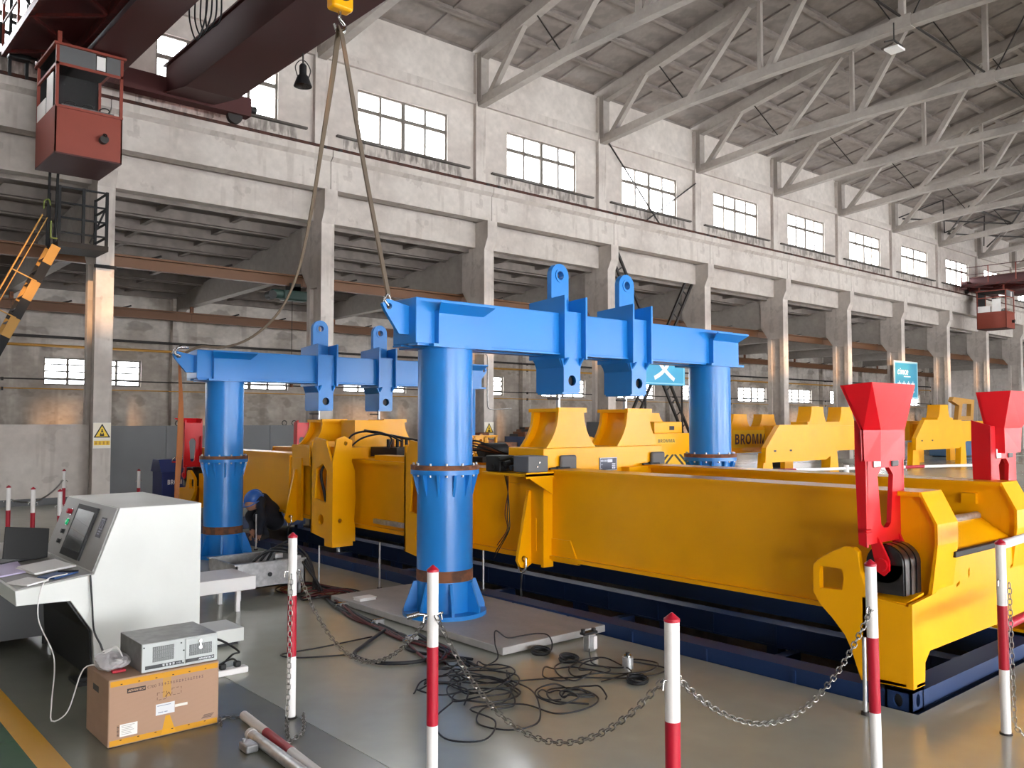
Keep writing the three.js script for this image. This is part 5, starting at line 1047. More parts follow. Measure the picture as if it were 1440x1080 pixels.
// hook block and slings
{
  const hx = 7.15, hy = 8.62, hz = -12.6;
  const h = thing('hook_block', 'yellow hook block carrying two fabric slings', 'hook', [hx, hy, hz]);
  part('block', h, M.yellow, [rbx(hx - .2, hx + .2, hy + .2, hy + .7, hz - .12, hz + .12, .06, 3)]);
  part('sheave', h, M.darkSteel, cyl([hx, hy + .5, hz - .16], [hx, hy + .5, hz + .16], .16, 20));
  part('hook', h, M.chrome, tube([[hx, hy + .22, hz], [hx, hy + .08, hz], [hx + .10, hy - .02, hz], [hx + .06, hy - .13, hz], [hx - .05, hy - .14, hz], [hx - .11, hy - .04, hz]], .03, 30, 8));
  part('rope', h, M.darkSteel, [-.12, -.04, .04, .12].map(d => cyl([hx + d, hy + .6, hz + .05], [hx + d * 2, 11.5, hz + .05], .012, 6)));
  // strap: flat webbing along a curve
  const strap = (pts, w, seg) => { const c = new THREE.CatmullRomCurve3(pts.map(p => V(...p)), false, 'centripetal'), g = []; for (let i = 0; i < seg; i++) { const a = c.getPointAt(i / seg), b = c.getPointAt((i + 1) / seg + 0.0005 > 1 ? 1 : (i + 1) / seg + .0005); g.push(bar(a.toArray(), b.toArray(), w(i / seg), .016, [0.5, 0.25, 0.8])); } return g; };
  const s1 = thing('lifting_sling', 'taut brown fabric sling from the hook to the gantry on the grey plate', 'sling', [4.5, 3.1, -7.0]);
  const e1 = [4.52, 3.16, -6.99];
  part('webbing', s1, M.strap, strap([[hx + .02, hy - .1, hz], [6.3, 6.85, -10.8], [5.4, 5.0, -8.9], e1], t => .17 - .08 * t, 40));
  part('shackle', s1, M.chrome, tube([[4.50, 3.09, -6.97], [4.46, 3.14, -6.97], [4.5, 3.2, -6.99], [4.55, 3.14, -7.01], [4.50, 3.09, -7.01]], .014, 20, 6));
  const s2 = thing('lifting_sling', 'slack brown fabric sling curving down onto the other gantry', 'sling', [4.6, 3.0, -12.5]);
  part('webbing', s2, M.strap, strap([[hx - .02, hy - .1, hz], [7.04, 7.75, -12.62], [6.86, 6.65, -12.6], [6.65, 5.34, -12.6], [6.38, 4.28, -12.55], [6.05, 3.66, -12.5], [5.55, 3.22, -12.46], [5.12, 3.07, -12.44], [4.82, 3.07, -12.44], [4.62, 2.97, -12.49]], t => Math.max(.035, .15 - .16 * t), 80));
  part('shackle', s2, M.chrome, [tube([[4.54, 2.91, -12.44], [4.46, 2.95, -12.44], [4.5, 3.03, -12.46], [4.66, 3.05, -12.48]], .02, 20, 6), tube([[4.54, 2.91, -12.54], [4.46, 2.95, -12.54], [4.5, 3.03, -12.52], [4.66, 3.05, -12.5]], .02, 20, 6)]);
  const s3 = thing('hanging_sling', 'orange brown fabric sling hanging loose beside the blue column', 'sling', [4.62, 1, -12.9]);
  part('webbing', s3, M.strapOrange, strap([[4.55, 2.85, -12.52], [4.72, 2.2, -12.9], [4.73, 1.6, -12.95], [4.70, 1.0, -12.95], [4.69, .6, -12.95]], t => .05 + .07 * Math.sin(Math.PI * t), 24));
}

// ---------------------------------------------------------------- crane access platform and stair on the first column
{
  const p = thing('access_platform', 'black steel access platform with railings on the column below the cab', 'platform', [5.55, 6.0, -22.0]);
  const P = (n, g, m = M.deepBlack) => part(n, p, m, g);
  P('deck', bx(5.02, 6.1, 5.95, 6.07, -22.45, -21.45));
  for (const [x, z] of [[5.04, -21.48], [6.06, -21.48], [5.55, -21.48], [5.04, -22.4], [6.06, -22.4]]) P('rail_post', bx(x - .03, x + .03, 6.07, 7.35, z - .03, z + .03));
  for (const y of [6.28, 6.62, 6.96, 7.32]) { P('rail', bx(5.04, 6.06, y - .02, y + .02, -21.5, -21.46)); P('rail', bx(6.04, 6.08, y - .02, y + .02, -22.4, -21.48)); }
  P('brace', bar([5.7, 6.1, -21.48], [6.05, 7.0, -21.48], .04, .04));
  P('column_band', [bx(6.08, 6.58, 5.72, 5.8, -22.52, -22.45)]);
  P('ladder_cage', [bar([5.14, 6.07, -22.3], [5.2, 8.2, -22.3], .05, .05), bar([4.98, 6.07, -22.3], [5.02, 8.0, -22.3], .05, .05)]);
  const s = thing('access_stair', 'steep steel stair with yellow and black striped stringers up to the platform', 'stair', [3.5, 0, -21.9]);
  const A = [2.28, 0.0], B = [5.0, 5.95];
  const at = t => [A[0] + (B[0] - A[0]) * t, A[1] + (B[1] - A[1]) * t];
  for (const z of [-21.5, -22.1]) for (let i = 0; i < 14; i++) { const a = at(i / 14), b = at((i + 1) / 14); part('stringer', s, i % 2 ? M.ochre : M.deepBlack, bar([a[0], a[1], z], [b[0], b[1], z], .03, .2)); }
  for (let i = 1; i < 20; i++) { const a = at(i / 20); part('tread', s, M.black, bx(a[0] - .1, a[0] + .1, a[1] - .015, a[1] + .015, -22.1, -21.5)); }
  for (const z of [-21.48]) {
    part('hand_rail', s, M.ochre, [bar([A[0] - .5, A[1] + .23, z], [B[0] - .3, B[1] + .67, z], .03, .03), bar([A[0] - .4, A[1] + .18, z], [B[0] - .2, B[1] + .62, z], .02, .02)]);
    for (let i = 2; i < 14; i += 2) { const a = at(i / 14); part('baluster', s, M.ochre, bar([a[0], a[1], z], [a[0] - .5, a[1] + .23, z], .025, .025)); }
  }
  part('guard_hoop', s, mat({ color: 0x6d7a2e, roughness: .6 }), [bx(4.86, 5.06, 6.1, 6.13, -21.5, -21.46), bx(4.86, 4.89, 6.1, 6.5, -21.5, -21.46), bx(5.03, 5.06, 6.1, 6.7, -21.5, -21.46), tube([[4.72, 6.75, -21.48], [4.74, 6.95, -21.48], [4.82, 6.98, -21.48], [4.86, 6.85, -21.48]], .015, 16, 6)]);
}

// ---------------------------------------------------------------- aisle: crane rails, pipes, hoist, bracing
{
  const ib = (label, z, y1, y0) => {
    const o = thing('runway_beam', label, 'steel beam', [30, y0, z]);
    for (let k = K0; k < K1; k++) { const a = colX(k) + .005, b = colX(k + 1) - .005; part('section', o, M.ibeam, [bx(a, b, y0, y0 + .03, z - .1, z + .1), bx(a, b, y0 + .03, y1 - .03, z - .02, z + .02)]); part('top_flange', o, M.ibeam, bx(a, b, y1 - .05, y1, z - .14, z + .14)); }
    for (let k = K0; k <= K1; k++) { part('hanger', o, M.rust, [bx(colX(k) - .06, colX(k) + .06, y1, y1 + .3, z - .05, z + .05)]); for (const d of [1.6, 3.6]) part('clamp', o, M.darkSteel, bar([colX(k) + d, y1, z - .1], [colX(k) + d + .25, y1 + .08, z + .1], .05, .05)); }
  };
  ib('ochre topped steel runway beam under the aisle roof close to the columns', -24.05, 6.38, 6.05);
  ib('ochre topped steel runway beam along the outer side of the aisle', -33.0, 6.10, 5.76);
  const pp = (label, y, z, r, m) => { const o = thing('wall_pipe', label, 'pipe', [30, y, z]); part('pipe', o, m, cyl([XA, y, z], [XB, y, z], r, 10)); for (let k = K0; k <= K1; k++) part('bracket', o, M.darkSteel, bx(colX(k) - .03, colX(k) + .03, y - .08, y + .04, -34.45, z + .03)); };
  pp('dark pipe high along the aisle wall', 4.98, -34.1, .05, M.darkSteel);
  pp('ochre pipe high along the aisle wall', 4.66, -34.1, .05, M.ochre);
  pp('thin dark conduit crossing the aisle windows', 3.46, -34.1, .025, M.darkSteel);
  pp('thin ochre conduit below the aisle windows', 3.12, -34.1, .02, M.ochre);
  const h = thing('electric_hoist', 'dark green electric hoist hanging from the runway beam by a column', 'hoist', [12.0, 5.6, -24.05]);
  const gm = mat({ color: 0x2e4640, roughness: .5 });
  part('body', h, gm, [rbx(11.75, 12.55, 5.60, 5.90, -24.25, -23.85, .06, 3), cyl([11.45, 5.78, -24.05], [11.8, 5.78, -24.05], .14, 18)]);
  part('wheel', h, M.rubber, cyl([11.4, 5.72, -24.2], [11.4, 5.72, -23.9], .13, 18)); part('carrier', h, M.darkSteel, [bx(11.95, 12.3, 5.9, 6.12, -24.2, -24.16), bx(11.95, 12.3, 5.9, 6.12, -23.94, -23.9), bx(11.95, 12.3, 5.9, 6.03, -24.2, -23.9)]);
  part('rope', h, M.darkSteel, cyl([12.1, 5.7, -24.05], [12.1, 3.2, -24.05], .01, 6)); part('hook', h, M.rust, [cyl([12.1, 3.0, -24.05], [12.1, 3.25, -24.05], .05, 10)]);
  // laced cross bracing between two columns
  const b = thing('column_bracing', 'pair of crossed ladder like steel braces between two columns', 'bracing', [27.7, 0, -22.75]);
  const lace = (a, c, z) => { const d = [c[0] - a[0], c[1] - a[1]], L = Math.hypot(...d), n = [-d[1] / L * .2, d[0] / L * .2], q = sub('brace', b); for (const s of [-1, 1]) part('angle', q, M.darkSteel, bar([a[0] + s * n[0], a[1] + s * n[1], z], [c[0] + s * n[0], c[1] + s * n[1], z], .09, .09)); for (let i = 1; i < 16; i++) { const p = [a[0] + d[0] * i / 16, a[1] + d[1] * i / 16]; part('rung', q, M.darkSteel, bar([p[0] - n[0], p[1] - n[1], z], [p[0] + n[0], p[1] + n[1], z], .04, .04)); } };
  lace([25.2, 8.5], [30.4, .2], -22.85); lace([30.5, 8.5], [25.3, .2], -23.05);
  const c2 = thing('column_conduit', 'thin steel conduit bent down the face of a column', 'conduit', [18.45, 2.3, -22.45]); part('pipe', c2, M.zinc, tube([[17.9, 4.2, -22.47], [18.42, 4.2, -22.47], [18.46, 4.1, -22.47], [18.46, 2.5, -22.47], [18.5, 2.4, -22.47], [19.5, 2.4, -22.47]], .02, 40, 6));
}
// ---------------------------------------------------------------- signs
{
  const tri = canvasTex(256, 380, (x, w, h) => { x.fillStyle = '#e9e2d2'; x.fillRect(0, 0, w, h); x.fillStyle = '#161512'; x.beginPath(); x.moveTo(128, 8); x.lineTo(250, 222); x.lineTo(6, 222); x.fill(); x.fillStyle = '#f0c93a'; x.beginPath(); x.moveTo(128, 42); x.lineTo(222, 206); x.lineTo(34, 206); x.fill(); x.fillStyle = '#161512'; x.fillRect(120, 90, 16, 50); x.beginPath(); x.moveTo(128, 100); x.lineTo(108, 140); x.lineTo(150, 140); x.fill(); x.fillRect(96, 170, 64, 28); x.fillRect(104, 150, 14, 24); x.fillRect(138, 150, 14, 24); x.fillStyle = '#f0c93a'; x.fillRect(10, 270, 236, 70); x.fillStyle = '#9a5a28'; for (let i = 0; i < 4; i++) { const a = 22 + i * 56; x.fillRect(a, 286, 42, 7); x.fillRect(a + 17, 280, 7, 48); x.fillRect(a, 304, 42, 6); x.fillRect(a + 2, 320, 38, 6); } });
  const tm = mat({ map: tri, roughness: .6 });
  for (const [k, l] of [[0, 'yellow triangular warning sign on the column beside the dark grey boards'], [2, 'yellow triangular warning sign on the column behind the gantry on the plate']]) { const x = colX(k), o = thing('warning_sign', l, 'sign', [x, 1.35, -22.5]); part('board', o, M.whitePaint, bx(x - .2, x + .2, 1.32, 1.94, -22.5, -22.488)); part('print', o, tm, fin(new THREE.PlaneGeometry(.4, .6)).translate(x, 1.63, -22.486)); }
  const s1 = thing('hanging_sign', 'sky blue sign board with a white character held between the crossed braces', 'sign', [27.9, 3.3, -22.6]);
  part('board', s1, mat({ map: paintTone, color: 0x2f9fd0, roughness: .4 }, 1), rbx(26.55, 29.25, 3.42, 5.0, -22.66, -22.6, .02));
  part('print', s1, mat({ map: canvasTex(512, 300, (x, w, h) => { x.fillStyle = '#35a9d8'; x.fillRect(0, 0, w, h); x.strokeStyle = '#8fd8ee'; x.lineWidth = 10; x.strokeRect(8, 8, w - 16, h - 16); x.strokeStyle = '#f2f4f4'; x.lineWidth = 34; x.beginPath(); x.moveTo(256, 20); x.lineTo(256, 60); x.moveTo(130, 80); x.lineTo(382, 80); x.moveTo(320, 100); x.quadraticCurveTo(270, 200, 130, 250); x.moveTo(190, 120); x.quadraticCurveTo(270, 200, 380, 260); x.stroke(); }), roughness: .4 }), fin(new THREE.PlaneGeometry(2.62, 1.5)).translate(27.9, 4.21, -22.595));
  part('strut', s1, M.darkSteel, [bx(26.7, 26.76, 0, 3.45, -22.66, -22.6)]); part('strut', s1, M.darkSteel, [bx(29.04, 29.1, 0, 3.45, -22.66, -22.6)]);
  const s2 = thing('banner_sign', 'light blue banner with white lettering mounted on a distant column', 'sign', [49.1, 3.2, -22.4]);
  part('board', s2, M.whitePaint, rbx(47.65, 50.6, 3.2, 5.35, -22.46, -22.4, .02));
  part('print', s2, mat({ map: canvasTex(512, 372, (x, w, h) => { x.fillStyle = '#3f9fc0'; x.fillRect(0, 0, w, h); x.strokeStyle = '#b8e4ee'; x.lineWidth = 12; x.strokeRect(8, 8, w - 16, h - 16); x.fillStyle = '#eef6f8'; x.font = 'italic bold 84px sans-serif'; x.fillText('cimce', 56, 130, 300); x.fillRect(200, 146, 150, 8); for (let i = 0; i < 4; i++) { const a = 60 + i * 100; x.fillRect(a, 214, 80, 14); x.fillRect(a + 32, 196, 16, 120); x.fillRect(a, 250, 80, 14); x.fillRect(a + 6, 296, 68, 14); x.fillRect(a + (i % 2 ? 8 : 58), 214, 14, 90); } }), roughness: .4 }), fin(new THREE.PlaneGeometry(2.87, 2.07)).translate(49.125, 4.275, -22.395));
}
// ---------------------------------------------------------------- things in the distance
function bigText(t, w, h, fg, bg) { return mat({ map: canvasTex(512, 128, (x, W, H) => { x.fillStyle = bg; x.fillRect(0, 0, W, H); x.fillStyle = fg; x.font = 'bold 104px sans-serif'; x.textAlign = 'center'; x.fillText(t, W / 2, 102, W - 20); }), roughness: .45 }); }
{
  // spreader lying along the hall, seen side on, resting on yellow trestles
  const Y = M.yellow;
  const sideSpreader = (label, x0, x1, z, yb, yt, towers) => {
    const o = thing('stored_spreader', label, 'spreader', [(x0 + x1) / 2, 0, z]), P = (n, g, m = Y) => part(n, o, m, g);
    const a = x0 + (x1 - x0) * .45, b = x1;
    for (const dz of [0, -1.9]) { P('side_beam', [bx(a - .5, b, yb + .35, yt - .1, z + dz - .15, z + dz + .15), bx(a - .5, b, yt - .1, yt - .05, z + dz - .2, z + dz + .2), bx(a - .5, b, yb + .3, yb + .35, z + dz - .2, z + dz + .2)]); }
    for (const x of [a, (a + b) / 2, b - .3]) P('cross_member', bx(x - .1, x + .1, yb + .45, yt - .2, z - 1.9, z));
    P('end_housing', [prism('z', [[x0, yb], [x0 + .05, yb + .5], [x0 + .9, yt], [a + .1, yt], [a + .1, yb + .9], [a + .6, yb + .3], [a - .2, yb]], z + .16, z + .34), bx(x0 + 1.4, a, yb + .2, yt - .3, z - .3, z + .16)]);
    for (const x of towers) { const L = curve([x - .75, yt - .1], [x - .42, yt + .68]), R = curve([x + .75, yt - .1], [x + .42, yt + .68]).reverse(); P('tower', prism('z', [...L, ...R], z - .7, z - .15, [], 0, .5)); }
    P('tower_base', bx(Math.min(...towers) - .8, Math.max(...towers) + .8, yt - .12, yt + .1, z - .8, z - .1));
    for (const x of [x0 + .5, a + .8, b - 1.2]) { P('trestle', prism('z', [[x - .35, 0], [x + .35, 0], [x + .22, yb + .32], [x - .22, yb + .32]], z - .12, z + .12)); P('trestle', bx(x - .3, x + .3, 0, yb + .3, z - 2.0, z - 1.8)); }
    for (const x of [x0 + .6, x0 + 1.6]) P('slot', bx(x - .07, x + .07, yb + .36, yb + .42, z + .335, z + .345), M.black);
    return o;
  };
  sideSpreader('yellow spreader resting on trestles beyond the gantry column', 25.9, 35.2, -17.0, .55, 1.84, [30.2, 32.4]);
  const c = sideSpreader('yellow spreader on trestles with an open ring frame on top', 36.4, 46.5, -16.6, .75, 2.02, [40.4]);
  part('ring_frame', c, M.ochre, [prism('z', [[43.0, 2.0], [44.8, 2.0], [45.0, 3.0], [42.6, 3.1], [42.4, 2.9], [43.2, 2.7]], -17.4, -17.2, [[[43.4, 2.2], [44.5, 2.2], [44.6, 2.8], [43.6, 2.8]]])]);
  // spreader with lettering and hazard stripes
  const d = thing('stored_spreader', 'yellow spreader with hazard stripes behind the gantry column', 'spreader', [24, 0, -19.3]);
  part('end_plate', d, Y, prism('z', [[22.4, .3], [25.3, .3], [25.3, 1.55], [22.2, 1.55]], -19.2, -18.9));
  part('beam', d, Y, [bx(22.6, 25.2, .5, 1.5, -21.3, -19.2)]); part('block', d, Y, rbx(22.9, 24.4, 1.55, 1.95, -19.6, -19.0, .03)); part('vent', d, M.black, bx(23.7, 23.95, 1.66, 1.8, -19.0, -18.99));
  part('tower', d, Y, [prism('z', [...curve([22.5, 1.9], [22.8, 2.25]), ...curve([24.2, 1.9], [23.9, 2.25]).reverse()], -20.2, -19.6)]);
  const hz = canvasTex(512, 128, (x, w, h) => { x.fillStyle = '#e8b21c'; x.fillRect(0, 0, w, h); x.strokeStyle = '#2a2418'; x.lineWidth = 20; for (let i = 0; i < 9; i++) { x.beginPath(); x.moveTo(256 + i * 52 + 8, 0); x.lineTo(256 + i * 52 + 108, 128); x.stroke(); x.beginPath(); x.moveTo(256 - i * 52 - 8, 0); x.lineTo(256 - i * 52 - 108, 128); x.stroke(); } });
  part('hazard_stripe', d, mat({ map: hz, roughness: .5 }), fin(new THREE.PlaneGeometry(2.7, .42)).translate(23.8, .62, -18.895));
  part('name_print', d, bigText('BROMMA', 1, 1, '#3a3420', '#eab41a'), fin(new THREE.PlaneGeometry(1.0, .2)).translate(23.4, 1.3, -18.895));
  for (const x of [22.7, 25.0]) part('leg', d, Y, bx(x - .12, x + .12, 0, .3, -20.9, -19.1));
  const e = thing('stored_spreader', 'yellow spreader beam lettered in dark purple behind the trestle spreader', 'spreader', [30, 0, -20.4]);
  part('beam', e, Y, [bx(27.2, 34, .75, 1.75, -20.6, -20.2), bx(27.2, 34, .7, .75, -20.7, -20.1)]);
  part('name_print', e, bigText('BROMMA', 1, 1, '#4a2a4a', '#f0bd1c'), fin(new THREE.PlaneGeometry(2.9, .7)).translate(30.55, 1.25, -20.19));
  part('tower', e, Y, [...[29.8, 31.8].map(x => prism('z', [...curve([x - .7, 1.7], [x - .45, 2.25]), ...curve([x + .7, 1.7], [x + .45, 2.25]).reverse()], -20.7, -20.3))]);
  for (const x of [28, 33]) part('leg', e, M.darkSteel, bx(x - .15, x + .15, 0, .7, -20.8, -20.1));
  // chest, pallets, cable heap
  const bb = thing('tool_chest', 'dark blue lidded chest with white lettering by the board wall', 'chest', [6.35, 0, -17.6]);
  const nb = mat({ map: paintTone, color: 0x1c2c68, roughness: .5 }, 1);
  part('body', bb, nb, rbx(6.02, 6.68, .06, .98, -17.95, -17.4, .02)); part('lid', bb, nb, prism('x', [[-17.97, .98], [-17.38, .98], [-17.5, 1.22], [-17.85, 1.22]], 5.99, 6.71)); part('handle', bb, M.chrome, tube([[6.25, 1.2, -17.5], [6.3, 1.26, -17.48], [6.45, 1.26, -17.48], [6.5, 1.2, -17.5]], .012, 16, 6)); part('foot', bb, M.black, bx(6.08, 6.62, 0, .06, -17.9, -17.45));
  part('name_print', bb, bigText('BROMMA', 1, 1, '#f4f4f4', '#1c2c68'), fin(new THREE.PlaneGeometry(.5, .16)).translate(6.35, .78, -17.398));
  const hr = thing('hose_reel', 'orange yellow coil of hose standing by the chest', 'hose', [6.6, 0, -16.98 - .2]);
  part('coil', hr, M.ochre, [0, 1, 2].map(i => fin(new THREE.TorusGeometry(.2 - i * .02, .035, 8, 24).rotateY(.9).translate(6.55 + i * .05, .27, -17.22 - i * .03))));
  const bin = (label, x0, x1, z0, z1, h, m) => { const o = thing('storage_bin', label, 'bin', [(x0 + x1) / 2, 0, (z0 + z1) / 2]); part('wall', o, m, [bx(x0, x1, .1, h, z1 - .04, z1), bx(x0, x1, .1, h, z0, z0 + .04), bx(x0, x0 + .04, .1, h, z0, z1), bx(x1 - .04, x1, .1, h, z0, z1)]); part('floor_plate', o, m, bx(x0, x1, .1, .14, z0, z1)); for (const x of [x0 + .1, x1 - .1]) part('runner', o, m, bx(x - .06, x + .06, 0, .1, z0, z1)); for (let i = 0; i < 9; i++) part('scrap', o, i % 3 ? M.rust : M.darkSteel, rbx(x0 + .1 + (i % 5) * (x1 - x0 - .4) / 5, x0 + .45 + (i % 5) * (x1 - x0 - .4) / 5, h - .25 + (i * 7 % 4) * .03, h + .08 + (i * 5 % 4) * .07, z0 + .1 + (i > 4 ? .4 : 0), z0 + .5 + (i > 4 ? .35 : 0), .03)); };
  bin('rusty brown scrap bin between the columns', 19.2, 21.4, -22.0, -21.0, 1.6, M.rust);
  bin('dark blue scrap bin beside the rusty one', 17.6, 18.7, -20.6, -19.6, 1.5, M.navy);
  bin('low rusty parts bin before the far columns', 15.2, 17.0, -20.5, -19.3, 1.35, M.rust);
  const wl = thing('grey_cabinet', 'dark grey cabinet with a yellow post beside it behind the towers', 'cabinet', [20.6, 0, -18.6]); part('body', wl, M.greyBoard, rbx(19.6, 20.6, .05, 1.95, -19.0, -18.4, .02)); part('foot', wl, M.black, bx(19.7, 20.5, 0, .05, -18.9, -18.5)); part('door', wl, M.greyBoard, bx(19.65, 20.55, .12, 1.88, -18.4, -18.385));
  const yp = thing('yellow_bollard', 'yellow steel post between two spreader towers', 'post', [21.0, 0, -18.4]); part('post', yp, Y, rbx(20.85, 21.1, .02, 2.2, -18.55, -18.3, .02)); part('base', yp, Y, bx(20.7, 21.25, 0, .02, -18.7, -18.15));
  const bp = thing('blue_bin', 'blue grey steel bin on the floor behind the distant spreader', 'bin', [49.6, 0, -20.2]); part('body', bp, mat({ color: 0x47698c, roughness: .6 }), rbx(48.6, 50.9, .06, .85, -21.0, -19.6, .04)); part('runner', bp, M.black, bx(48.8, 50.7, 0, .06, -20.9, -19.7));
  // barrier far behind the spreader
  const fr = thing('far_barrier', 'white and red tube barrier behind the yellow spreader beams', 'barrier', [18, 0, -8]);
  const fp = [[13.2, -9.6], [16.2, -8.6], [19.0, -7.2]];
  for (const [x, z] of fp) part('post', fr, M.whitePaint, cyl([x, 0, z], [x, 1.12, z], .05, 14));
  part('tube', fr, M.whitePaint, [cyl([10.6, 1.05, -10.5], [13.2, 1.05, -9.6], .03, 10), cyl([13.2, 1.05, -9.6], [16.2, 1.05, -8.6], .03, 10), cyl([16.2, 1.05, -8.6], [19.0, 1.08, -7.2], .03, 10)]);
  part('red_band', fr, M.redPaint, [cyl([12.0, 1.05, -10.01], [12.4, 1.05, -9.88], .033, 10), cyl([14.6, 1.05, -9.13], [15.0, 1.05, -9.0], .033, 10), cyl([17.4, 1.06, -8.0], [17.8, 1.07, -7.8], .033, 10)]);
  // posts with a chain by the low wall
  const ps = [[2.77, -14.3, 'thin red and white post beyond the side desk'], [2.96, -13.7, 'red and white post beyond the laptop lid'], [3.15, -13.05, 'red and white post close behind the console panel'], [4.48, -18.3, 'slim red and white post before the low white wall'], [5.58, -17.4, 'slim red and white post before the dark board wall']];
  ps.forEach(([x, z, l]) => post(l, x, z, 1.05));
  chain('thin chain between the posts before the low white wall', sag([2.80, .85, -14.3], [4.45, .85, -18.25], .18, 7));
}
{
  // fluorescent fitting under the ridge
  const l = thing('roof_lamp', 'small lamp bracket hanging under the truss centre', 'lamp', [colX(3), 12.7, ZMID]);
  const x = colX(3) - .55;
  part('stem', l, M.darkSteel, cyl([x, 13.3, ZMID], [x, 12.8, ZMID], .02, 8)); part('arm', l, M.darkSteel, [bar([x - .35, 12.68, ZMID - .1], [x, 12.8, ZMID], .04, .04), bar([x + .3, 12.66, ZMID + .1], [x, 12.8, ZMID], .04, .04)]); part('shade', l, M.whitePaint, bx(x - .2, x + .25, 12.5, 12.56, ZMID - .2, ZMID + .2));
}

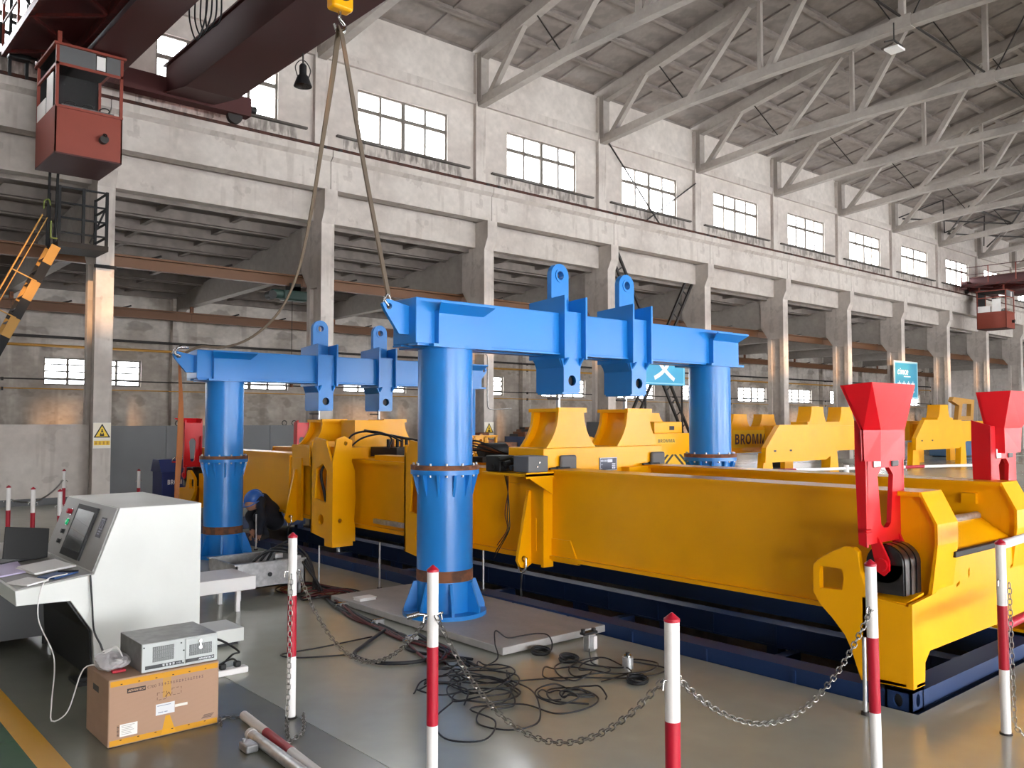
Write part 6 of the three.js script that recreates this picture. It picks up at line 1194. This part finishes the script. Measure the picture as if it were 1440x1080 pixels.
// ---------------------------------------------------------------- crouching worker
{
  const O = V(6.08, 0, -13.15), S = 0.62, N = 72;           // centre of the grid, its half size
  const B = [  // joints: a, b, radius a, radius b, colour
    [[6.42, .36, -13.30], [6.30, .52, -13.24], .15, .15, 0], [[6.30, .52, -13.24], [6.12, .70, -13.16], .15, .14, 0], [[6.02, .72, -13.00], [6.14, .70, -13.32], .075, .075, 0],
    [[6.10, .72, -13.15], [5.99, .75, -13.10], .055, .055, 1], [[5.96, .74, -13.08], [5.90, .69, -13.05], .095, .085, 1], [[5.88, .64, -13.04], [5.86, .66, -13.03], .05, .04, 1],
    [[6.02, .72, -12.99], [6.04, .46, -12.93], .062, .05, 0], [[6.04, .46, -12.93], [6.00, .24, -12.97], .05, .038, 0], [[6.00, .24, -12.97], [6.0, .17, -12.99], .03, .032, 1],
    [[6.12, .70, -13.33], [6.06, .45, -13.38], .062, .05, 0], [[6.06, .45, -13.38], [6.01, .26, -13.24], .05, .038, 0], [[6.01, .26, -13.24], [6.0, .19, -13.2], .03, .032, 1],
    [[6.40, .36, -13.20], [6.03, .47, -13.06], .10, .07, 0], [[6.03, .47, -13.06], [6.17, .18, -13.10], .068, .05, 0], [[6.17, .15, -13.10], [6.05, .14, -13.06], .045, .04, 2],
    [[6.40, .36, -13.38], [6.04, .46, -13.36], .10, .07, 0], [[6.04, .46, -13.36], [6.17, .18, -13.36], .068, .05, 0], [[6.17, .15, -13.36], [6.05, .14, -13.36], .045, .04, 2],
  ].map(([a, b, r, q, c]) => ({ a: V(...a), d: V(...b).sub(V(...a)), r, q, c }));
  const dist = (p, o) => { const w = p.clone().sub(o.a), t = clamp(w.dot(o.d) / o.d.lengthSq()); return w.addScaledVector(o.d, -t).length() - (o.r + (o.q - o.r) * t); };
  const mc = new MarchingCubes(N, M.black, false, false, 60000), f = mc.field, p = V();
  for (let z = 0; z < N; z++) for (let y = 0; y < N; y++) for (let x = 0; x < N; x++) {
    p.set(O.x + (x - N / 2) / (N / 2) * S, O.y + S * .72 + (y - N / 2) / (N / 2) * S, O.z + (z - N / 2) / (N / 2) * S);
    let s = 0; const k = 40; for (const o of B) { const d = dist(p, o); if (d < .25) s += Math.exp(-k * d); }
    f[x + y * N + z * N * N] = s > 0 ? Math.log(s) / k : -.3;
  }
  mc.isolation = 0; mc.update();
  const n = mc.count, pos = new Float32Array(n * 3), nor = new Float32Array(n * 3), col = new Float32Array(n * 3), pal = [[.012, .014, .022], [.42, .22, .14], [.02, .018, .016]];
  for (let i = 0; i < n; i++) {
    const q = V(O.x + mc.positionArray[i * 3] * S, O.y + S * .72 + mc.positionArray[i * 3 + 1] * S, O.z + mc.positionArray[i * 3 + 2] * S);
    let best = 9, c = 0; for (const o of B) { const d = dist(q, o); if (d < best) { best = d; c = o.c; } }
    pos.set([q.x, q.y, q.z], i * 3); nor.set([mc.normalArray[i * 3], mc.normalArray[i * 3 + 1], mc.normalArray[i * 3 + 2]], i * 3); col.set(pal[c], i * 3);
  }
  // fingers, rooted in the palms
  const extra = []; for (const [hx, hy, hz] of [[6.0, .165, -12.99], [6.0, .185, -13.2]]) { for (let i = 0; i < 4; i++) { const a = [hx - .02, hy - .02, hz - .03 + i * .018], b = [hx - .045, hy - .055 - (i % 3 ? .008 : 0), hz - .033 + i * .02], c2 = [hx - .03, hy - .085 - (i % 3 ? .01 : 0), hz - .034 + i * .02]; extra.push(cyl(a, b, .009, 8), cyl(b, c2, .008, 8)); } extra.push(cyl([hx + .015, hy, hz + .02], [hx - .01, hy - .05, hz + .05], .01, 8)); }
  let g = new THREE.BufferGeometry(); g.setAttribute('position', new THREE.BufferAttribute(pos, 3)); g.setAttribute('normal', new THREE.BufferAttribute(nor, 3)); g.setAttribute('color', new THREE.BufferAttribute(col, 3)); g.setAttribute('uv', new THREE.BufferAttribute(new Float32Array(n * 2), 2));
  for (const e of extra) { const k = e.attributes.position.count, c = new Float32Array(k * 3); for (let i = 0; i < k; i++) c.set(pal[1], i * 3); e.setAttribute('color', new THREE.BufferAttribute(c, 3)); }
  g = mergeGeometries([g, ...extra]);
  const w = thing('person', 'worker in dark overalls and a blue safety helmet crouching beside the rack', 'person', [6.15, .1, -13.2]);
  mesh('body', g, new THREE.MeshPhysicalMaterial({ vertexColors: true, roughness: .85 }), w);
  // helmet: dome, ridge, brim
  const hm = mat({ color: 0x1d62b8, roughness: .3, clearcoat: .4 });
  const dome = fin(new THREE.SphereGeometry(.135, 28, 14, 0, Math.PI * 2, 0, Math.PI * .56)).scale(1.12, 1, .95), brim = fin(new THREE.CylinderGeometry(.16, .165, .012, 28)).scale(1.15, 1, .95).translate(-.02, -.02, 0), rdg = fin(new THREE.TorusGeometry(.135, .012, 6, 24, Math.PI)).scale(1.12, 1, 1);
  const hel = mergeGeometries([dome, brim, rdg]).rotateZ(.55).rotateX(.15).translate(5.945, .765, -13.07);
  part('helmet', w, hm, hel);
  part('ear', w, mat({ color: 0xa9765a, roughness: .7 }), [fin(new THREE.SphereGeometry(.03, 10, 8)).scale(.7, 1, .4).translate(5.96, .68, -12.985)]);
  part('nose', w, mat({ color: 0xa9765a, roughness: .7 }), [fin(new THREE.ConeGeometry(.016, .045, 8)).rotateZ(2.2).translate(5.81, .665, -13.03)]);
}
renderer.render(scene, camera);
